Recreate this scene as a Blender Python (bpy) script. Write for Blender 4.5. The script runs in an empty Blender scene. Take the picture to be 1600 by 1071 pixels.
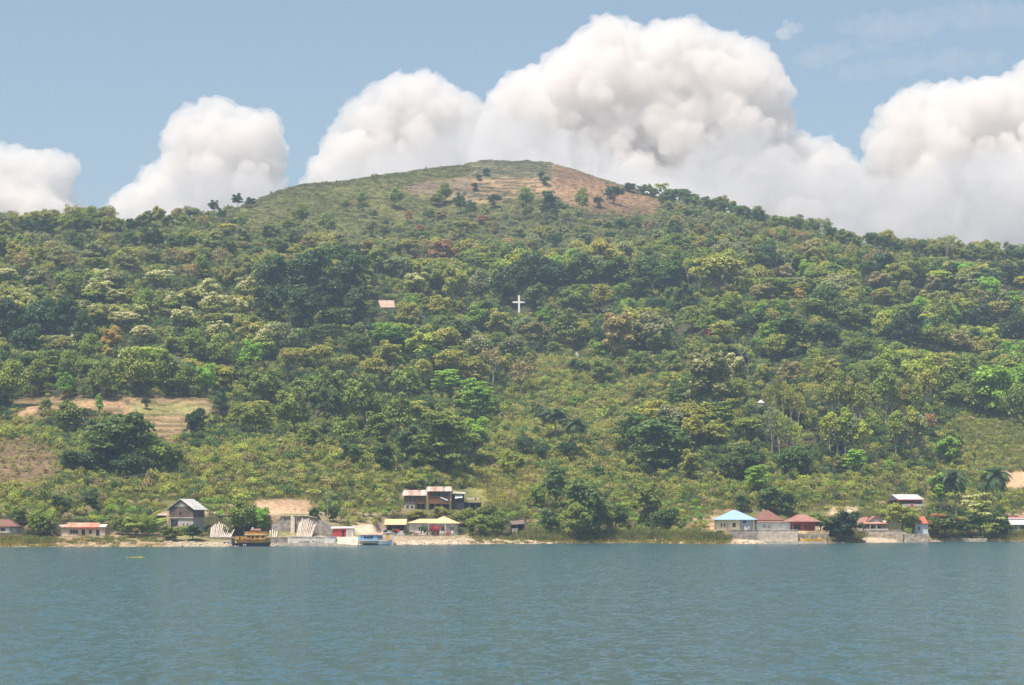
import bpy, bmesh, math, random
import numpy as np
from mathutils import Vector, Matrix
rng = np.random.default_rng(7); random.seed(7)
S = bpy.context.scene; COL = S.collection
R = math.radians
# ---------------------------------------------------------------- camera
F = 3685.0; CH = 8.0; HR = 804.0           # focal length in photo pixels, camera height, horizon row
cd = bpy.data.cameras.new('camera'); cam = bpy.data.objects.new('camera', cd); COL.objects.link(cam)
HAZE = 0.00013
cam.location = (0, 0, CH); cam.rotation_euler = (R(90), 0, 0)
cd.sensor_width = 36; cd.lens = 36 * F / 1600; cd.shift_y = (HR - 535.5) / 1600
cd.clip_start = 0.5; cd.clip_end = 60000
S.camera = cam
S.render.resolution_x = 1024; S.render.resolution_y = 685
S.view_settings.view_transform = 'Standard'; S.view_settings.look = 'None'
S.view_settings.exposure = 0.48; S.view_settings.gamma = 1
S.cycles.max_bounces = 16; S.cycles.volume_bounces = 12
S.cycles.diffuse_bounces = 3; S.cycles.transparent_max_bounces = 12
S.cycles.use_denoising = True
# ---------------------------------------------------------------- light
SUN_EL, SUN_AZ = 67.0, -38.0                 # azimuth measured from straight behind the camera, towards the left
w = bpy.data.worlds.new('World'); S.world = w; w.use_nodes = True
nt = w.node_tree; bg = nt.nodes['Background']
sky = nt.nodes.new('ShaderNodeTexSky'); sky.sky_type = 'NISHITA'; sky.sun_disc = False
sdir = Vector((math.sin(R(SUN_AZ)) * math.cos(R(SUN_EL)), -math.cos(R(SUN_AZ)) * math.cos(R(SUN_EL)), math.sin(R(SUN_EL))))
sky.sun_elevation = R(SUN_EL); sky.sun_rotation = math.atan2(sdir.x, sdir.y)
sky.altitude = 900; sky.air_density = 0.85; sky.dust_density = 6.0; sky.ozone_density = 0.5
tn = nt.nodes.new('ShaderNodeVectorMath'); tn.operation = 'MULTIPLY'; tn.inputs[1].default_value = (1.08, 1.08, 0.97)
nt.links.new(sky.outputs[0], tn.inputs[0]); nt.links.new(tn.outputs[0], bg.inputs[0]); bg.inputs[1].default_value = 0.122
sl = bpy.data.lights.new('sun', 'SUN'); so = bpy.data.objects.new('sun', sl); COL.objects.link(so)
sl.energy = 4.6; sl.angle = R(0.53); sl.color = (1.0, 0.92, 0.81)
so.rotation_euler = (-sdir).to_track_quat('-Z', 'Y').to_euler(); so.location = (0, 0, 500)
# ---------------------------------------------------------------- helpers
def tag(o, label=None, cat=None, group=None, kind=None):
    if label: o['label'] = label
    if cat: o['category'] = cat
    if group: o['group'] = group
    if kind: o['kind'] = kind
    return o
def empty(name, loc, rz=0.0, label=None, cat=None, group=None):
    o = bpy.data.objects.new(name, None); COL.objects.link(o); o.location = loc; o.rotation_euler = (0, 0, rz)
    o.empty_display_size = 1
    return tag(o, label, cat, group)
def link_mesh(name, me, parent=None, loc=(0, 0, 0)):
    o = bpy.data.objects.new(name, me); COL.objects.link(o); o.location = loc
    if parent: o.parent = parent
    return o
def np_mesh(name, V, Fq, mats=(), smooth=False):
    me = bpy.data.meshes.new(name); V = np.asarray(V, np.float32); Fq = np.asarray(Fq, np.int32)
    k = Fq.shape[1]
    me.vertices.add(len(V)); me.vertices.foreach_set('co', V.ravel())
    me.loops.add(Fq.size); me.loops.foreach_set('vertex_index', Fq.ravel())
    me.polygons.add(len(Fq)); me.polygons.foreach_set('loop_start', np.arange(0, Fq.size, k, dtype=np.int32))
    me.polygons.foreach_set('loop_total', np.full(len(Fq), k, np.int32))
    me.polygons.foreach_set('use_smooth', np.full(len(Fq), smooth))
    for m in mats: me.materials.append(m)
    me.update(calc_edges=True); me.validate()
    return me
def hash2(i, j, s):
    n = (i * 374761393 + j * 668265263 + s * 982451653) & 0xFFFFFFFF
    n = ((n ^ (n >> 13)) * 1274126177) & 0xFFFFFFFF
    return ((n ^ (n >> 16)) & 0xFFFF) / 65535.0
def vnoise(x, y, s=0):
    xi = np.floor(x).astype(np.int64); yi = np.floor(y).astype(np.int64)
    fx = x - xi; fy = y - yi; fx = fx * fx * (3 - 2 * fx); fy = fy * fy * (3 - 2 * fy)
    a = hash2(xi, yi, s); b = hash2(xi + 1, yi, s); c = hash2(xi, yi + 1, s); d = hash2(xi + 1, yi + 1, s)
    return (a * (1 - fx) + b * fx) * (1 - fy) + (c * (1 - fx) + d * fx) * fy
def fbm(x, y, s=0, o=4):
    r = 0; a = 0.5
    for k in range(o): r = r + a * (vnoise(x * 2 ** k, y * 2 ** k, s + k * 17) - 0.5); a *= 0.5
    return r * 2
def in_poly(px, py, poly):
    px = np.asarray(px, float); py = np.asarray(py, float); ins = np.zeros(px.shape, bool)
    n = len(poly)
    for i in range(n):
        x0, y0 = poly[i]; x1, y1 = poly[(i + 1) % n]
        if y0 == y1: continue
        c = ((y0 > py) != (y1 > py)) & (px < (x1 - x0) * (py - y0) / (y1 - y0) + x0)
        ins ^= c
    return ins
# ---------------------------------------------------------------- materials
def mat(name, col, rough=0.8, spec=0.3, noise=0.0, nscale=1.0, bump=0.0, bscale=3.0, col2=None, stretch=None, metallic=0.0, wave=None):
    m = bpy.data.materials.new(name); m.use_nodes = True; t = m.node_tree; b = t.nodes['Principled BSDF']
    b.inputs['Roughness'].default_value = rough; b.inputs['Specular IOR Level'].default_value = spec
    b.inputs['Metallic'].default_value = metallic
    b.inputs['Base Color'].default_value = (*col, 1)
    tc = t.nodes.new('ShaderNodeTexCoord'); mp = t.nodes.new('ShaderNodeMapping'); t.links.new(tc.outputs['Object'], mp.inputs[0])
    if stretch: mp.inputs['Scale'].default_value = stretch
    if noise or col2:
        n = t.nodes.new('ShaderNodeTexNoise'); n.inputs['Scale'].default_value = nscale; n.inputs['Detail'].default_value = 5
        n.inputs['Roughness'].default_value = 0.65
        t.links.new(mp.outputs[0], n.inputs[0])
        r = t.nodes.new('ShaderNodeValToRGB'); r.color_ramp.elements[0].position = 0.36; r.color_ramp.elements[1].position = 0.64
        c2 = col2 if col2 else tuple(c * (1 - noise) for c in col)
        r.color_ramp.elements[0].color = (*c2, 1); r.color_ramp.elements[1].color = (*(tuple(min(1, c * (1 + noise)) for c in col)), 1)
        t.links.new(n.outputs[0], r.inputs[0]); t.links.new(r.outputs[0], b.inputs['Base Color'])
    if bump:
        n2 = t.nodes.new('ShaderNodeTexNoise'); n2.inputs['Scale'].default_value = bscale; n2.inputs['Detail'].default_value = 4
        t.links.new(mp.outputs[0], n2.inputs[0])
        bp = t.nodes.new('ShaderNodeBump'); bp.inputs['Strength'].default_value = bump; bp.inputs['Distance'].default_value = 0.2
        t.links.new(n2.outputs[0], bp.inputs['Height']); t.links.new(bp.outputs[0], b.inputs['Normal'])
    if wave:   # corrugated sheet: ribs run down the slope
        wv = t.nodes.new('ShaderNodeTexWave'); wv.bands_direction = 'X'; wv.inputs['Scale'].default_value = wave
        t.links.new(tc.outputs['Object'], wv.inputs[0])
        bp = t.nodes.new('ShaderNodeBump'); bp.inputs['Strength'].default_value = 0.5; bp.inputs['Distance'].default_value = 0.06
        t.links.new(wv.outputs[1], bp.inputs['Height']); t.links.new(bp.outputs[0], b.inputs['Normal'])
    return m
def foliage_mat(name, source):
    m = bpy.data.materials.new(name); m.use_nodes = True; t = m.node_tree; t.nodes.clear(); N = t.nodes.new; L = t.links.new
    out = N('ShaderNodeOutputMaterial')
    if source == 'object':
        s = N('ShaderNodeObjectInfo'); colo, al, rnd = s.outputs['Color'], s.outputs['Alpha'], s.outputs['Random']
    else:
        s = N('ShaderNodeAttribute'); s.attribute_type = 'INSTANCER'; s.attribute_name = 'tint'; colo, al = s.outputs['Color'], s.outputs['Alpha']
    fa = N('ShaderNodeAttribute'); fa.attribute_name = 'leaf'       # x: leaf lightness, y: young growth / blossom
    sp = N('ShaderNodeSeparateXYZ'); L(fa.outputs['Vector'], sp.inputs[0])
    tc = N('ShaderNodeTexCoord'); n = N('ShaderNodeTexNoise'); n.inputs['Scale'].default_value = 0.35; n.inputs['Detail'].default_value = 3
    L(tc.outputs['Object'], n.inputs[0])
    br = N('ShaderNodeMath'); br.operation = 'ADD'; L(sp.outputs[0], br.inputs[0]); L(n.outputs[0], br.inputs[1])
    mr = N('ShaderNodeMapRange'); L(br.outputs[0], mr.inputs[0]); mr.inputs[1].default_value = 0.1; mr.inputs[2].default_value = 1.5
    mr.inputs[3].default_value = 0.7; mr.inputs[4].default_value = 1.65  # tone spread between leaves, also putting sunlit and shaded contrast into the colour
    hs = N('ShaderNodeVectorMath'); hs.operation = 'SCALE'; L(colo, hs.inputs[0]); L(mr.outputs[0], hs.inputs['Scale'])
    # blossom: where leaf.y passes the share held in alpha (alpha 1 = none)
    gt = N('ShaderNodeMath'); gt.operation = 'GREATER_THAN'; L(sp.outputs[1], gt.inputs[0]); L(al, gt.inputs[1])
    mx = N('ShaderNodeMix'); mx.data_type = 'RGBA'; L(gt.outputs[0], mx.inputs[0]); L(hs.outputs[0], mx.inputs[6]); mx.inputs[7].default_value = (0.66, 0.63, 0.34, 1)
    p = N('ShaderNodeBsdfPrincipled'); L(mx.outputs[2], p.inputs['Base Color']); p.inputs['Roughness'].default_value = 0.5; p.inputs['Specular IOR Level'].default_value = 0.35
    tr = N('ShaderNodeBsdfTranslucent'); L(mx.outputs[2], tr.inputs[0])
    ms = N('ShaderNodeMixShader'); ms.inputs[0].default_value = 0.38; L(p.outputs[0], ms.inputs[1]); L(tr.outputs[0], ms.inputs[2])
    L(ms.outputs[0], out.inputs[0])
    return m
FOL = foliage_mat('leaves', 'object'); FOLI = foliage_mat('leaves_far', 'instancer')
BARK = mat('bark', (0.16, 0.13, 0.10), 0.9, 0.1, 0.35, 1.5)
BARKP = mat('pale_bark', (0.34, 0.31, 0.26), 0.85, 0.1, 0.25, 1.5)
# ---------------------------------------------------------------- terrain tables (column u and row v are those of a telescope's bearing grid)
def tabi(x, pts): return np.interp(x, [p[0] for p in pts], [p[1] for p in pts])
SHORE = [(-700, 858), (0, 855), (300, 854.4), (420, 853.6), (620, 851.5), (800, 850), (1000, 848.6), (1110, 850.5), (1250, 849.5), (1350, 848.5), (1450, 847), (1600, 846), (2300, 844)]
SKY = [(-700, 372), (0, 356), (100, 353), (240, 350), (290, 340), (380, 320), (420, 304), (455, 291), (480, 287), (540, 283), (565, 279), (640, 266), (700, 257), (760, 252), (820, 250), (862, 252), (900, 264), (950, 282), (1010, 302), (1060, 312), (1110, 326), (1160, 335), (1200, 350), (1260, 360), (1320, 378), (1400, 392), (1500, 400), (1600, 408), (2300, 440)]
ZB = [(-80, -4), (-30, -3), (0, -0.15), (2.5, 0.7), (9, 1.5), (16, 2.3), (22, 3.4), (30, 4.5), (40, 6.4), (50, 8.6), (80, 15.5), (120, 25), (200, 44), (330, 76), (480, 115), (570, 140), (700, 172), (830, 209), (980, 251), (1100, 285), (1400, 360), (2600, 560)]
UG = np.arange(-560, 2161, 5.0)
DG = np.concatenate([np.arange(-80, -6, 6.0), np.arange(-6, 60, 1.0), np.arange(60, 140, 2.0), np.arange(140, 1250, 3.0), np.arange(1250, 1460, 15.0)])
Dsh = CH * F / (tabi(UG, SHORE) - HR)
Dsh = np.convolve(np.pad(Dsh, 6, 'edge'), np.ones(13) / 13, 'valid')
def shore_d(u): return np.interp(u, UG, Dsh)
UU, DD = np.meshgrid(UG, DG, indexing='ij'); YY = Dsh[:, None] + DD; XX = (UU - 800) / F * YY
base = np.interp(DG, [p[0] for p in ZB], [p[1] for p in ZB])
Z = np.repeat(base[None, :], len(UG), 0)
amp = np.clip((DD - 35) / 130, 0, 1)
rel = fbm(XX / 190, YY / 190, 3, 5) * 26 + fbm(XX / 45, YY / 45, 9, 3) * 5
Z = Z + rel * amp + np.clip((DD - 3) / 15, 0, 1) * fbm(XX / 16, YY / 16, 21, 3) * 1.0
skyr = tabi(UU, SKY) + fbm(UU / 40, UU * 0, 5, 3) * 3
zs = CH + (HR - skyr) * YY / F
diff = Z - zs; kk = 5.0
cross = np.maximum.accumulate(diff > 0, axis=1)
Zc = zs - kk * np.log1p(np.exp(np.clip(-diff / kk, -40, 40))) + kk * 0.15
first = np.argmax(cross, axis=1); first[~cross.any(axis=1)] = len(DG) - 1
yr = YY[np.arange(len(UG)), first]
over = np.clip(YY - yr[:, None] - 15, 0, None)
Zc = np.minimum(Zc, zs - over * 0.10 - 0.0008 * over ** 2)
Z = np.where(DD > 200, np.minimum(Zc, Z), Z)
# smooth the crease a little
for _ in range(2): Z[1:-1] = (Z[:-2] + 2 * Z[1:-1] + Z[2:]) / 4
ROW = HR - (Z - CH) * F / YY
# ground cover polygons in (u, row)
P_PLOW = [(858, 246), (905, 255), (1035, 318), (1020, 335), (935, 332), (862, 312), (852, 280)]
P_TERH = [(742, 244), (860, 244), (862, 300), (840, 312), (735, 318), (640, 300), (640, 288), (735, 276)]
P_HILL = [(330, 350), (420, 290), (480, 270), (700, 240), (870, 238), (1040, 300), (1040, 330), (900, 335), (860, 330), (730, 345), (420, 365), (330, 365)]
P_FIELD = [(20, 632), (60, 622), (330, 622), (332, 655), (300, 684), (262, 700), (210, 665), (150, 648), (25, 656)]
P_UP = [(180, 348), (420, 340), (900, 335), (1180, 345), (1200, 395), (1000, 400), (760, 400), (500, 392), (180, 380)]
P_SCRUB = [(95, 700), (290, 712), (420, 690), (560, 705), (640, 735), (740, 740), (770, 650), (800, 600), (850, 560), (1010, 575), (1060, 655), (980, 680), (1000, 745), (1120, 762), (1300, 745), (1500, 735), (1500, 650), (1600, 650), (2200, 650), (2200, 800), (1600, 800), (1080, 812), (900, 812), (560, 800), (120, 800), (-560, 810), (-560, 660), (0, 655), (60, 660), (100, 690)]
P_BROWN = [(-200, 700), (40, 686), (88, 706), (98, 742), (80, 762), (-200, 775)]
P_GRASSR = [(1490, 650), (1560, 640), (1700, 665), (1700, 735), (1560, 738), (1510, 705)]
P_THIN = [(1190, 600), (1480, 600), (1490, 720), (1350, 735), (1190, 700)]
P_BARER = [(1563, 739), (1700, 736), (1700, 764), (1566, 764)]
P_YEL = [(735, 735), (780, 722), (850, 740), (845, 790), (770, 800), (745, 780)]
# terracing
def terrace(poly, step, soft, gk):
    m = in_poly(UU, ROW, poly).astype(float)
    for _ in range(gk):
        m[1:-1] = (m[:-2] + m[1:-1] + m[2:]) / 3; m[:, 1:-1] = (m[:, :-2] + m[:, 1:-1] + m[:, 2:]) / 3
    q = Z / step + 0.25 * fbm(XX / 60, YY / 60, 31, 2); f = q - np.floor(q)
    g = np.where(f < soft, f / soft * 0.9, 0.9 + (f - soft) / (1 - soft) * 0.1)
    return m * (g - f) * step
Z0 = Z.copy()
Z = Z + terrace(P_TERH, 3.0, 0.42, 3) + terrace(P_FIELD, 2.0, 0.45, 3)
def grid_at(G, x, y):
    x = np.asarray(x, float); y = np.asarray(y, float)
    u = 800 + F * x / np.maximum(y, 1); d = y - shore_d(u)
    i = np.clip((u - UG[0]) / 5.0, 0, len(UG) - 1.001); i0 = i.astype(int); fi = i - i0
    j = np.clip(np.interp(d, DG, np.arange(len(DG))), 0, len(DG) - 1.001); j0 = j.astype(int); fj = j - j0
    return (G[i0, j0] * (1 - fi) + G[i0 + 1, j0] * fi) * (1 - fj) + (G[i0, j0 + 1] * (1 - fi) + G[i0 + 1, j0 + 1] * fi) * fj
def H(x, y): return grid_at(Z, x, y)
def dist_at(u, row, G=None):
    """distance at which the sight line through (u,row) meets the ground"""
    G = Z if G is None else G
    ys = shore_d(u) + DG; z = grid_at(G, (u - 800) / F * ys, ys)
    rr = HR - (z - CH) * F / ys
    hit = np.where(rr <= row)[0]
    if len(hit) == 0: return float(ys[int(np.argmin(rr))])
    j = hit[0]
    if j == 0: return float(ys[0])
    a = (rr[j - 1] - row) / max(1e-6, rr[j - 1] - rr[j]); return float(ys[j - 1] + a * (ys[j] - ys[j - 1]))
# level pads for buildings: (u0,u1,row,D,depth_m,front_m)
PADS = {}
def pad(name, u0, u1, row, D=None, depth=9.0, front=2.5, fb=2.5, side=14):
    global Z
    uc = (u0 + u1) / 2; D = dist_at(uc, row, Z0) if D is None else D
    z = CH + (HR - row) * D / F
    mu = np.clip(1 - np.maximum(np.maximum(u0 - UU, UU - u1), 0) / side, 0, 1)
    a = np.maximum(np.maximum((D - front) - YY, 0) / fb, np.maximum(YY - (D + depth), 0) / 6.0)
    md = np.clip(1 - a, 0, 1); m = mu * md; m = m * m * (3 - 2 * m)
    Z = Z * (1 - m) + (z - 0.05) * m
    PADS[name] = (D, z)
    return D, z
pad('maroon', -40, 30, 833); pad('rust', 90, 168, 838.5); pad('gable', 255, 314, 827, depth=12)
pad('road', 402, 496, 803, D=float(shore_d(450)) + 25.5, depth=9, front=1.5, fb=1.6)
qD = float(shore_d(440)) + 3.5
pad('quay', 312, 556, 841, D=qD, depth=15.5, front=1.0, fb=.5, side=5)
pad('yellow', 596, 724, 836.5, depth=13); pad('thatch', 786, 824, 834, depth=7)
pad('wooden', 626, 712, 796, depth=10); pad('annex', 712, 754, 797.5, D=PADS['wooden'][0] + 1.5, depth=6)
rD = float(shore_d(1200)) + 4.0
pad('blue', 1128, 1292, 829.5, D=rD, depth=26, front=0.6, fb=.5, side=6)
r2 = float(shore_d(1400)) + 4.0
pad('gable2', 1352, 1414, 830.5, D=r2, depth=18, front=0.6, fb=.5, side=5); pad('stilt', 1388, 1446, 797, depth=9)
pad('lowred', 1417, 1450, 834.5, D=r2 + 0.8, depth=16, front=0.6, fb=.5, side=5); pad('righthouse', 1562, 1660, 827, depth=10)
ROW = HR - (Z - CH) * F / YY
RUN = np.minimum.accumulate(ROW, axis=1)
# ---------------------------------------------------------------- ground colours
G = np.zeros(Z.shape + (3,)); G[:] = (0.055, 0.052, 0.025)  # forest floor default kept dark, putting shade between the trees into the colour
n1 = fbm(XX / 30, YY / 30, 41, 4); n2 = fbm(XX / 9, YY / 9, 43, 3)
def paint(mask, c, soft=2):
    m = mask.astype(float)
    for _ in range(soft): m[1:-1] = (m[:-2] + m[1:-1] + m[2:]) / 3; m[:, 1:-1] = (m[:, :-2] + m[:, 1:-1] + m[:, 2:]) / 3
    m = m[..., None]; G[:] = G * (1 - m) + np.array(c) * m
jr = ROW + n1 * 10; ju = UU + n2 * 14
HILLC = (0.115, 0.115, 0.04)
paint(in_poly(UU, jr, P_UP), (0.085, 0.09, 0.035)); paint(in_poly(UU, jr, P_HILL), HILLC)
paint(in_poly(UU, jr, P_SCRUB), (0.13, 0.13, 0.045)); paint(in_poly(ju, jr, P_BROWN), (0.165, 0.115, 0.07))
paint(in_poly(ju, jr, P_GRASSR), (0.15, 0.15, 0.055)); paint(in_poly(ju, jr, P_YEL), (0.2, 0.19, 0.06))
paint(in_poly(ju, ROW + n1 * 8, P_PLOW), (0.215, 0.135, 0.08))
th = in_poly(UU, ROW + n1 * 3, P_TERH)
paint(th, (0.30, 0.20, 0.115)); paint(th & (ROW < 277), (0.17, 0.155, 0.095))
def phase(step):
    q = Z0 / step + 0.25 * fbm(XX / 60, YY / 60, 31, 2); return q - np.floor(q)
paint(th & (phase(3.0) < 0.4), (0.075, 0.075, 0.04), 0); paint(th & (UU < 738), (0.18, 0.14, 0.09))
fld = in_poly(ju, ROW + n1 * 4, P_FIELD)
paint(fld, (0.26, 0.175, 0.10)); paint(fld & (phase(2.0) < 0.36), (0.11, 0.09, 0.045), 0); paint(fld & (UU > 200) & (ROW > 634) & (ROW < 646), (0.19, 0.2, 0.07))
paint(in_poly(ju, jr, P_BARER), (0.42, 0.27, 0.17))
def gz(u0, u1, r0, r1, c, a=6, b=3): paint((UU + n2 * a > u0) & (UU + n2 * a < u1) & (ROW + n1 * b > r0) & (ROW + n1 * b < r1), c)
gz(395, 488, 781, 803, (0.40, 0.27, 0.17)); gz(250, 600, 800.5, 804.5, (0.45, 0.34, 0.22), 6, 1); gz(488, 600, 806, 822, (0.24, 0.2, 0.11))
gz(548, 602, 820, 836, (0.55, 0.42, 0.31), 3, 1); gz(1080, 1140, 806, 833, (0.42, 0.28, 0.18)); gz(1085, 1180, 788, 799, (0.38, 0.25, 0.15))
gz(1298, 1338, 789, 806, (0.62, 0.48, 0.34), 3, 1); gz(955, 992, 766, 784, (0.36, 0.25, 0.15)); gz(695, 712, 810, 826, (0.36, 0.27, 0.14))
gz(1562, 1700, 800, 812, (0.45, 0.32, 0.22)); gz(240, 262, 800, 822, (0.4, 0.3, 0.2)); gz(615, 640, 790, 800, (0.3, 0.2, 0.12))
gz(698, 712, 810, 832, (0.34, 0.26, 0.13))
d_ = DD + n2 * 1.5
paint((DD < 16) & (DD > 2.2), (0.17, 0.15, 0.06)); paint((d_ < 2.8), (0.24, 0.18, 0.1))
def gd(u0, u1, d0, d1, c): paint((UU + n2 * 8 > u0) & (UU + n2 * 8 < u1) & (d_ > d0) & (d_ < d1), c)
gd(85, 262, 2.5, 24, (0.32, 0.23, 0.15)); gd(262, 560, -1, 6, (0.30, 0.25, 0.17)); gd(262, 560, 6, 24, (0.2, 0.18, 0.08)); gd(435, 520, 6, 19, (0.36, 0.27, 0.17)); gd(560, 880, -1, 6.5, (0.46, 0.36, 0.26)); gd(600, 730, 6, 20, (0.3, 0.24, 0.16))
gd(525, 560, -1, 9, (0.55, 0.42, 0.28)); gd(1140, 1300, -1, 8, (0.5, 0.38, 0.28)); gd(1140, 1300, 8, 30, (0.3, 0.24, 0.15)); gd(1340, 1560, -1, 9, (0.42, 0.33, 0.24)); gd(1250, 1296, -1, 3.5, (0.62, 0.4, 0.2))
G *= (1 + 0.5 * n1 + 0.35 * n2)[..., None]; G = np.clip(G, 0.01, 0.8)
def ground_mat():
    m = mat('soil_and_grass', (0.1, 0.1, 0.05), 0.95, 0.1, bump=1.0, bscale=1.4); t = m.node_tree; b = t.nodes['Principled BSDF']
    a = t.nodes.new('ShaderNodeAttribute'); a.attribute_name = 'ground'
    tc = t.nodes.new('ShaderNodeTexCoord'); n = t.nodes.new('ShaderNodeTexNoise'); n.inputs['Scale'].default_value = 0.7; n.inputs['Detail'].default_value = 6; n.inputs['Roughness'].default_value = 0.75
    t.links.new(tc.outputs['Object'], n.inputs[0])
    mr = t.nodes.new('ShaderNodeMapRange'); mr.inputs[1].default_value = 0.3; mr.inputs[2].default_value = 0.7; mr.inputs[3].default_value = 0.4; mr.inputs[4].default_value = 1.5
    t.links.new(n.outputs[0], mr.inputs[0])
    s = t.nodes.new('ShaderNodeVectorMath'); s.operation = 'SCALE'; t.links.new(a.outputs['Color'], s.inputs[0]); t.links.new(mr.outputs[0], s.inputs['Scale'])
    t.links.new(s.outputs[0], b.inputs['Base Color']); return m
nu, nd = Z.shape
idx = np.arange(nu * nd).reshape(nu, nd)
Fq = np.stack([idx[:-1, :-1], idx[1:, :-1], idx[1:, 1:], idx[:-1, 1:]], -1).reshape(-1, 4)
Zt = Z + 0.25 * fbm(XX / 3.0, YY / 3.0, 77, 2) * np.clip((DD - 20) / 20, 0, 1)
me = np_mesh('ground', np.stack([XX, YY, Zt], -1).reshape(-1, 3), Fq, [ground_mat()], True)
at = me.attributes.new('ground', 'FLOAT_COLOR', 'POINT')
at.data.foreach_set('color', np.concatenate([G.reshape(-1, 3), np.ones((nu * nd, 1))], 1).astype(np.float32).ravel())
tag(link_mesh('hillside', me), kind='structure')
# ---------------------------------------------------------------- lake
def water_mat():
    m = bpy.data.materials.new('lake_water'); m.use_nodes = True; t = m.node_tree; b = t.nodes['Principled BSDF']; N = t.nodes.new; L = t.links.new
    b.inputs['Base Color'].default_value = (0.032, 0.082, 0.10, 1); b.inputs['Roughness'].default_value = 0.2; b.inputs['IOR'].default_value = 1.33
    tc = N('ShaderNodeTexCoord')
    def slope(sx, sy, det, rough, amp, seed):     # wavelet slopes taken point by point, so far water keeps its glitter
        mp = N('ShaderNodeMapping'); mp.inputs['Scale'].default_value = (sx, sy, 1); mp.inputs['Location'].default_value = (seed, seed * 2, 0); L(tc.outputs['Object'], mp.inputs[0])
        n = N('ShaderNodeTexNoise'); n.inputs['Scale'].default_value = 1; n.inputs['Detail'].default_value = det; n.inputs['Roughness'].default_value = rough; L(mp.outputs[0], n.inputs[0])
        s1 = N('ShaderNodeVectorMath'); s1.operation = 'SUBTRACT'; L(n.outputs['Color'], s1.inputs[0]); s1.inputs[1].default_value = (0.5, 0.5, 0.5)
        s2 = N('ShaderNodeVectorMath'); s2.operation = 'MULTIPLY'; L(s1.outputs[0], s2.inputs[0]); s2.inputs[1].default_value = (amp * 0.6, amp, 0); return s2.outputs[0]
    a = slope(2.2, 1.1, 3, 0.65, 1.0, 0); c0 = slope(0.8, 0.38, 2, 0.6, 0.55, 7); c1 = slope(0.36, 0.1, 3, 0.6, 0.2, 13)
    c_ = N('ShaderNodeVectorMath'); L(c0, c_.inputs[0]); L(c1, c_.inputs[1]); c = c_.outputs[0]
    ad = N('ShaderNodeVectorMath'); L(a, ad.inputs[0]); L(c, ad.inputs[1]); a2 = N('ShaderNodeVectorMath'); L(ad.outputs[0], a2.inputs[0]); a2.inputs[1].default_value = (0, 0, 1)
    nm = N('ShaderNodeVectorMath'); nm.operation = 'NORMALIZE'; L(a2.outputs[0], nm.inputs[0]); L(nm.outputs[0], b.inputs['Normal'])
    return m
wm = water_mat()
me = np_mesh('lake', [(-900, -50, 0), (900, -50, 0), (900, 1400, 0), (-900, 1400, 0)], [(0, 1, 2, 3)], [wm])
tag(link_mesh('lake_water', me), kind='structure')
# ---------------------------------------------------------------- plant models
def frames(n, r):
    n = n / np.linalg.norm(n, axis=1, keepdims=True); a = r.normal(size=n.shape); t1 = a - (a * n).sum(1, keepdims=True) * n
    t1 /= np.linalg.norm(t1, axis=1, keepdims=True); return n, t1, np.cross(n, t1)
def quads(P, n, size, r, asp=0.65):
    n, t1, t2 = frames(n, r); s = size[:, None]
    V = np.stack([P - t1 * s, P - t2 * s * asp, P + t1 * s, P + t2 * s * asp], 1).reshape(-1, 3)
    return V, np.arange(len(V)).reshape(-1, 4)
def crown_pts(r, lobes, nq, leaf, up=0.3, inner=0.15):
    c = np.array([l[:3] for l in lobes]); rad = np.array([l[3:6] for l in lobes])
    wgt = (rad[:, 0] * rad[:, 2]); k = r.choice(len(lobes), nq, p=wgt / wgt.sum())
    d = r.normal(size=(nq, 3)); d[:, 2] = np.where(d[:, 2] < -0.5, -d[:, 2], d[:, 2]); d /= np.linalg.norm(d, axis=1, keepdims=True)
    rr = np.where(r.random(nq) < inner, r.random(nq) * 0.8, 0.78 + 0.3 * r.random(nq))
    # leaf sprays: small clusters push out of the lobe's surface
    f = np.sin(d[:, 0] * 9 + k) * np.sin(d[:, 1] * 9 + k * 2) * np.sin(d[:, 2] * 8 + k * 3)
    rr *= 1 + 0.22 * f
    P = c[k] + rad[k] * d * rr[:, None]
    n = d * 0.55 + r.normal(size=(nq, 3)) * 0.42 + np.array([0, 0, up])
    sz = leaf * r.uniform(0.6, 1.35, nq)
    lx = np.clip(r.random(nq) * 0.7 + 0.3 * (f > 0), 0, 1); zt = (P[:, 2] - P[:, 2].min()) / np.ptp(P[:, 2])
    ly = np.where((d[:, 2] > 0.0) & (rr > 0.7), 0.35 * r.random(nq) + 0.65 * (vnoise(P[:, 0] * 0.8 + 50, P[:, 1] * 0.8 + P[:, 2] * 0.6 + 50, 4)), 0) * np.clip(zt * 1.6, 0, 1)
    return P, n, sz, lx, ly
def tube(pts, rads, n=6):
    V = []; Fc = []
    for i, (p, q) in enumerate(zip(pts, rads)):
        p = np.array(p, float); a = np.array(pts[min(i + 1, len(pts) - 1)]) - np.array(pts[max(i - 1, 0)]); a = a / (np.linalg.norm(a) + 1e-9)
        t = np.cross(a, [0.3, 0.9, 0.1]); t /= np.linalg.norm(t); b = np.cross(a, t)
        for k in range(n): V.append(p + q * (t * math.cos(2 * math.pi * k / n) + b * math.sin(2 * math.pi * k / n)))
    for i in range(len(pts) - 1):
        for k in range(n): Fc.append((i * n + k, i * n + (k + 1) % n, (i + 1) * n + (k + 1) % n, (i + 1) * n + k))
    return np.array(V), np.array(Fc)
def join_vf(parts):
    V = []; Fc = []; o = 0
    for v, f in parts: V.append(v); Fc.append(f + o); o += len(v)
    return np.concatenate(V), np.concatenate(Fc)
def leaf_attr(me, lx, ly):
    a = me.attributes.new('leaf', 'FLOAT_VECTOR', 'FACE'); n = len(me.polygons); v = np.zeros((n, 3), np.float32); v[:len(lx), 0] = lx; v[:len(ly), 1] = ly
    a.data.foreach_set('vector', v.ravel())
MODELS = {}
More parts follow.
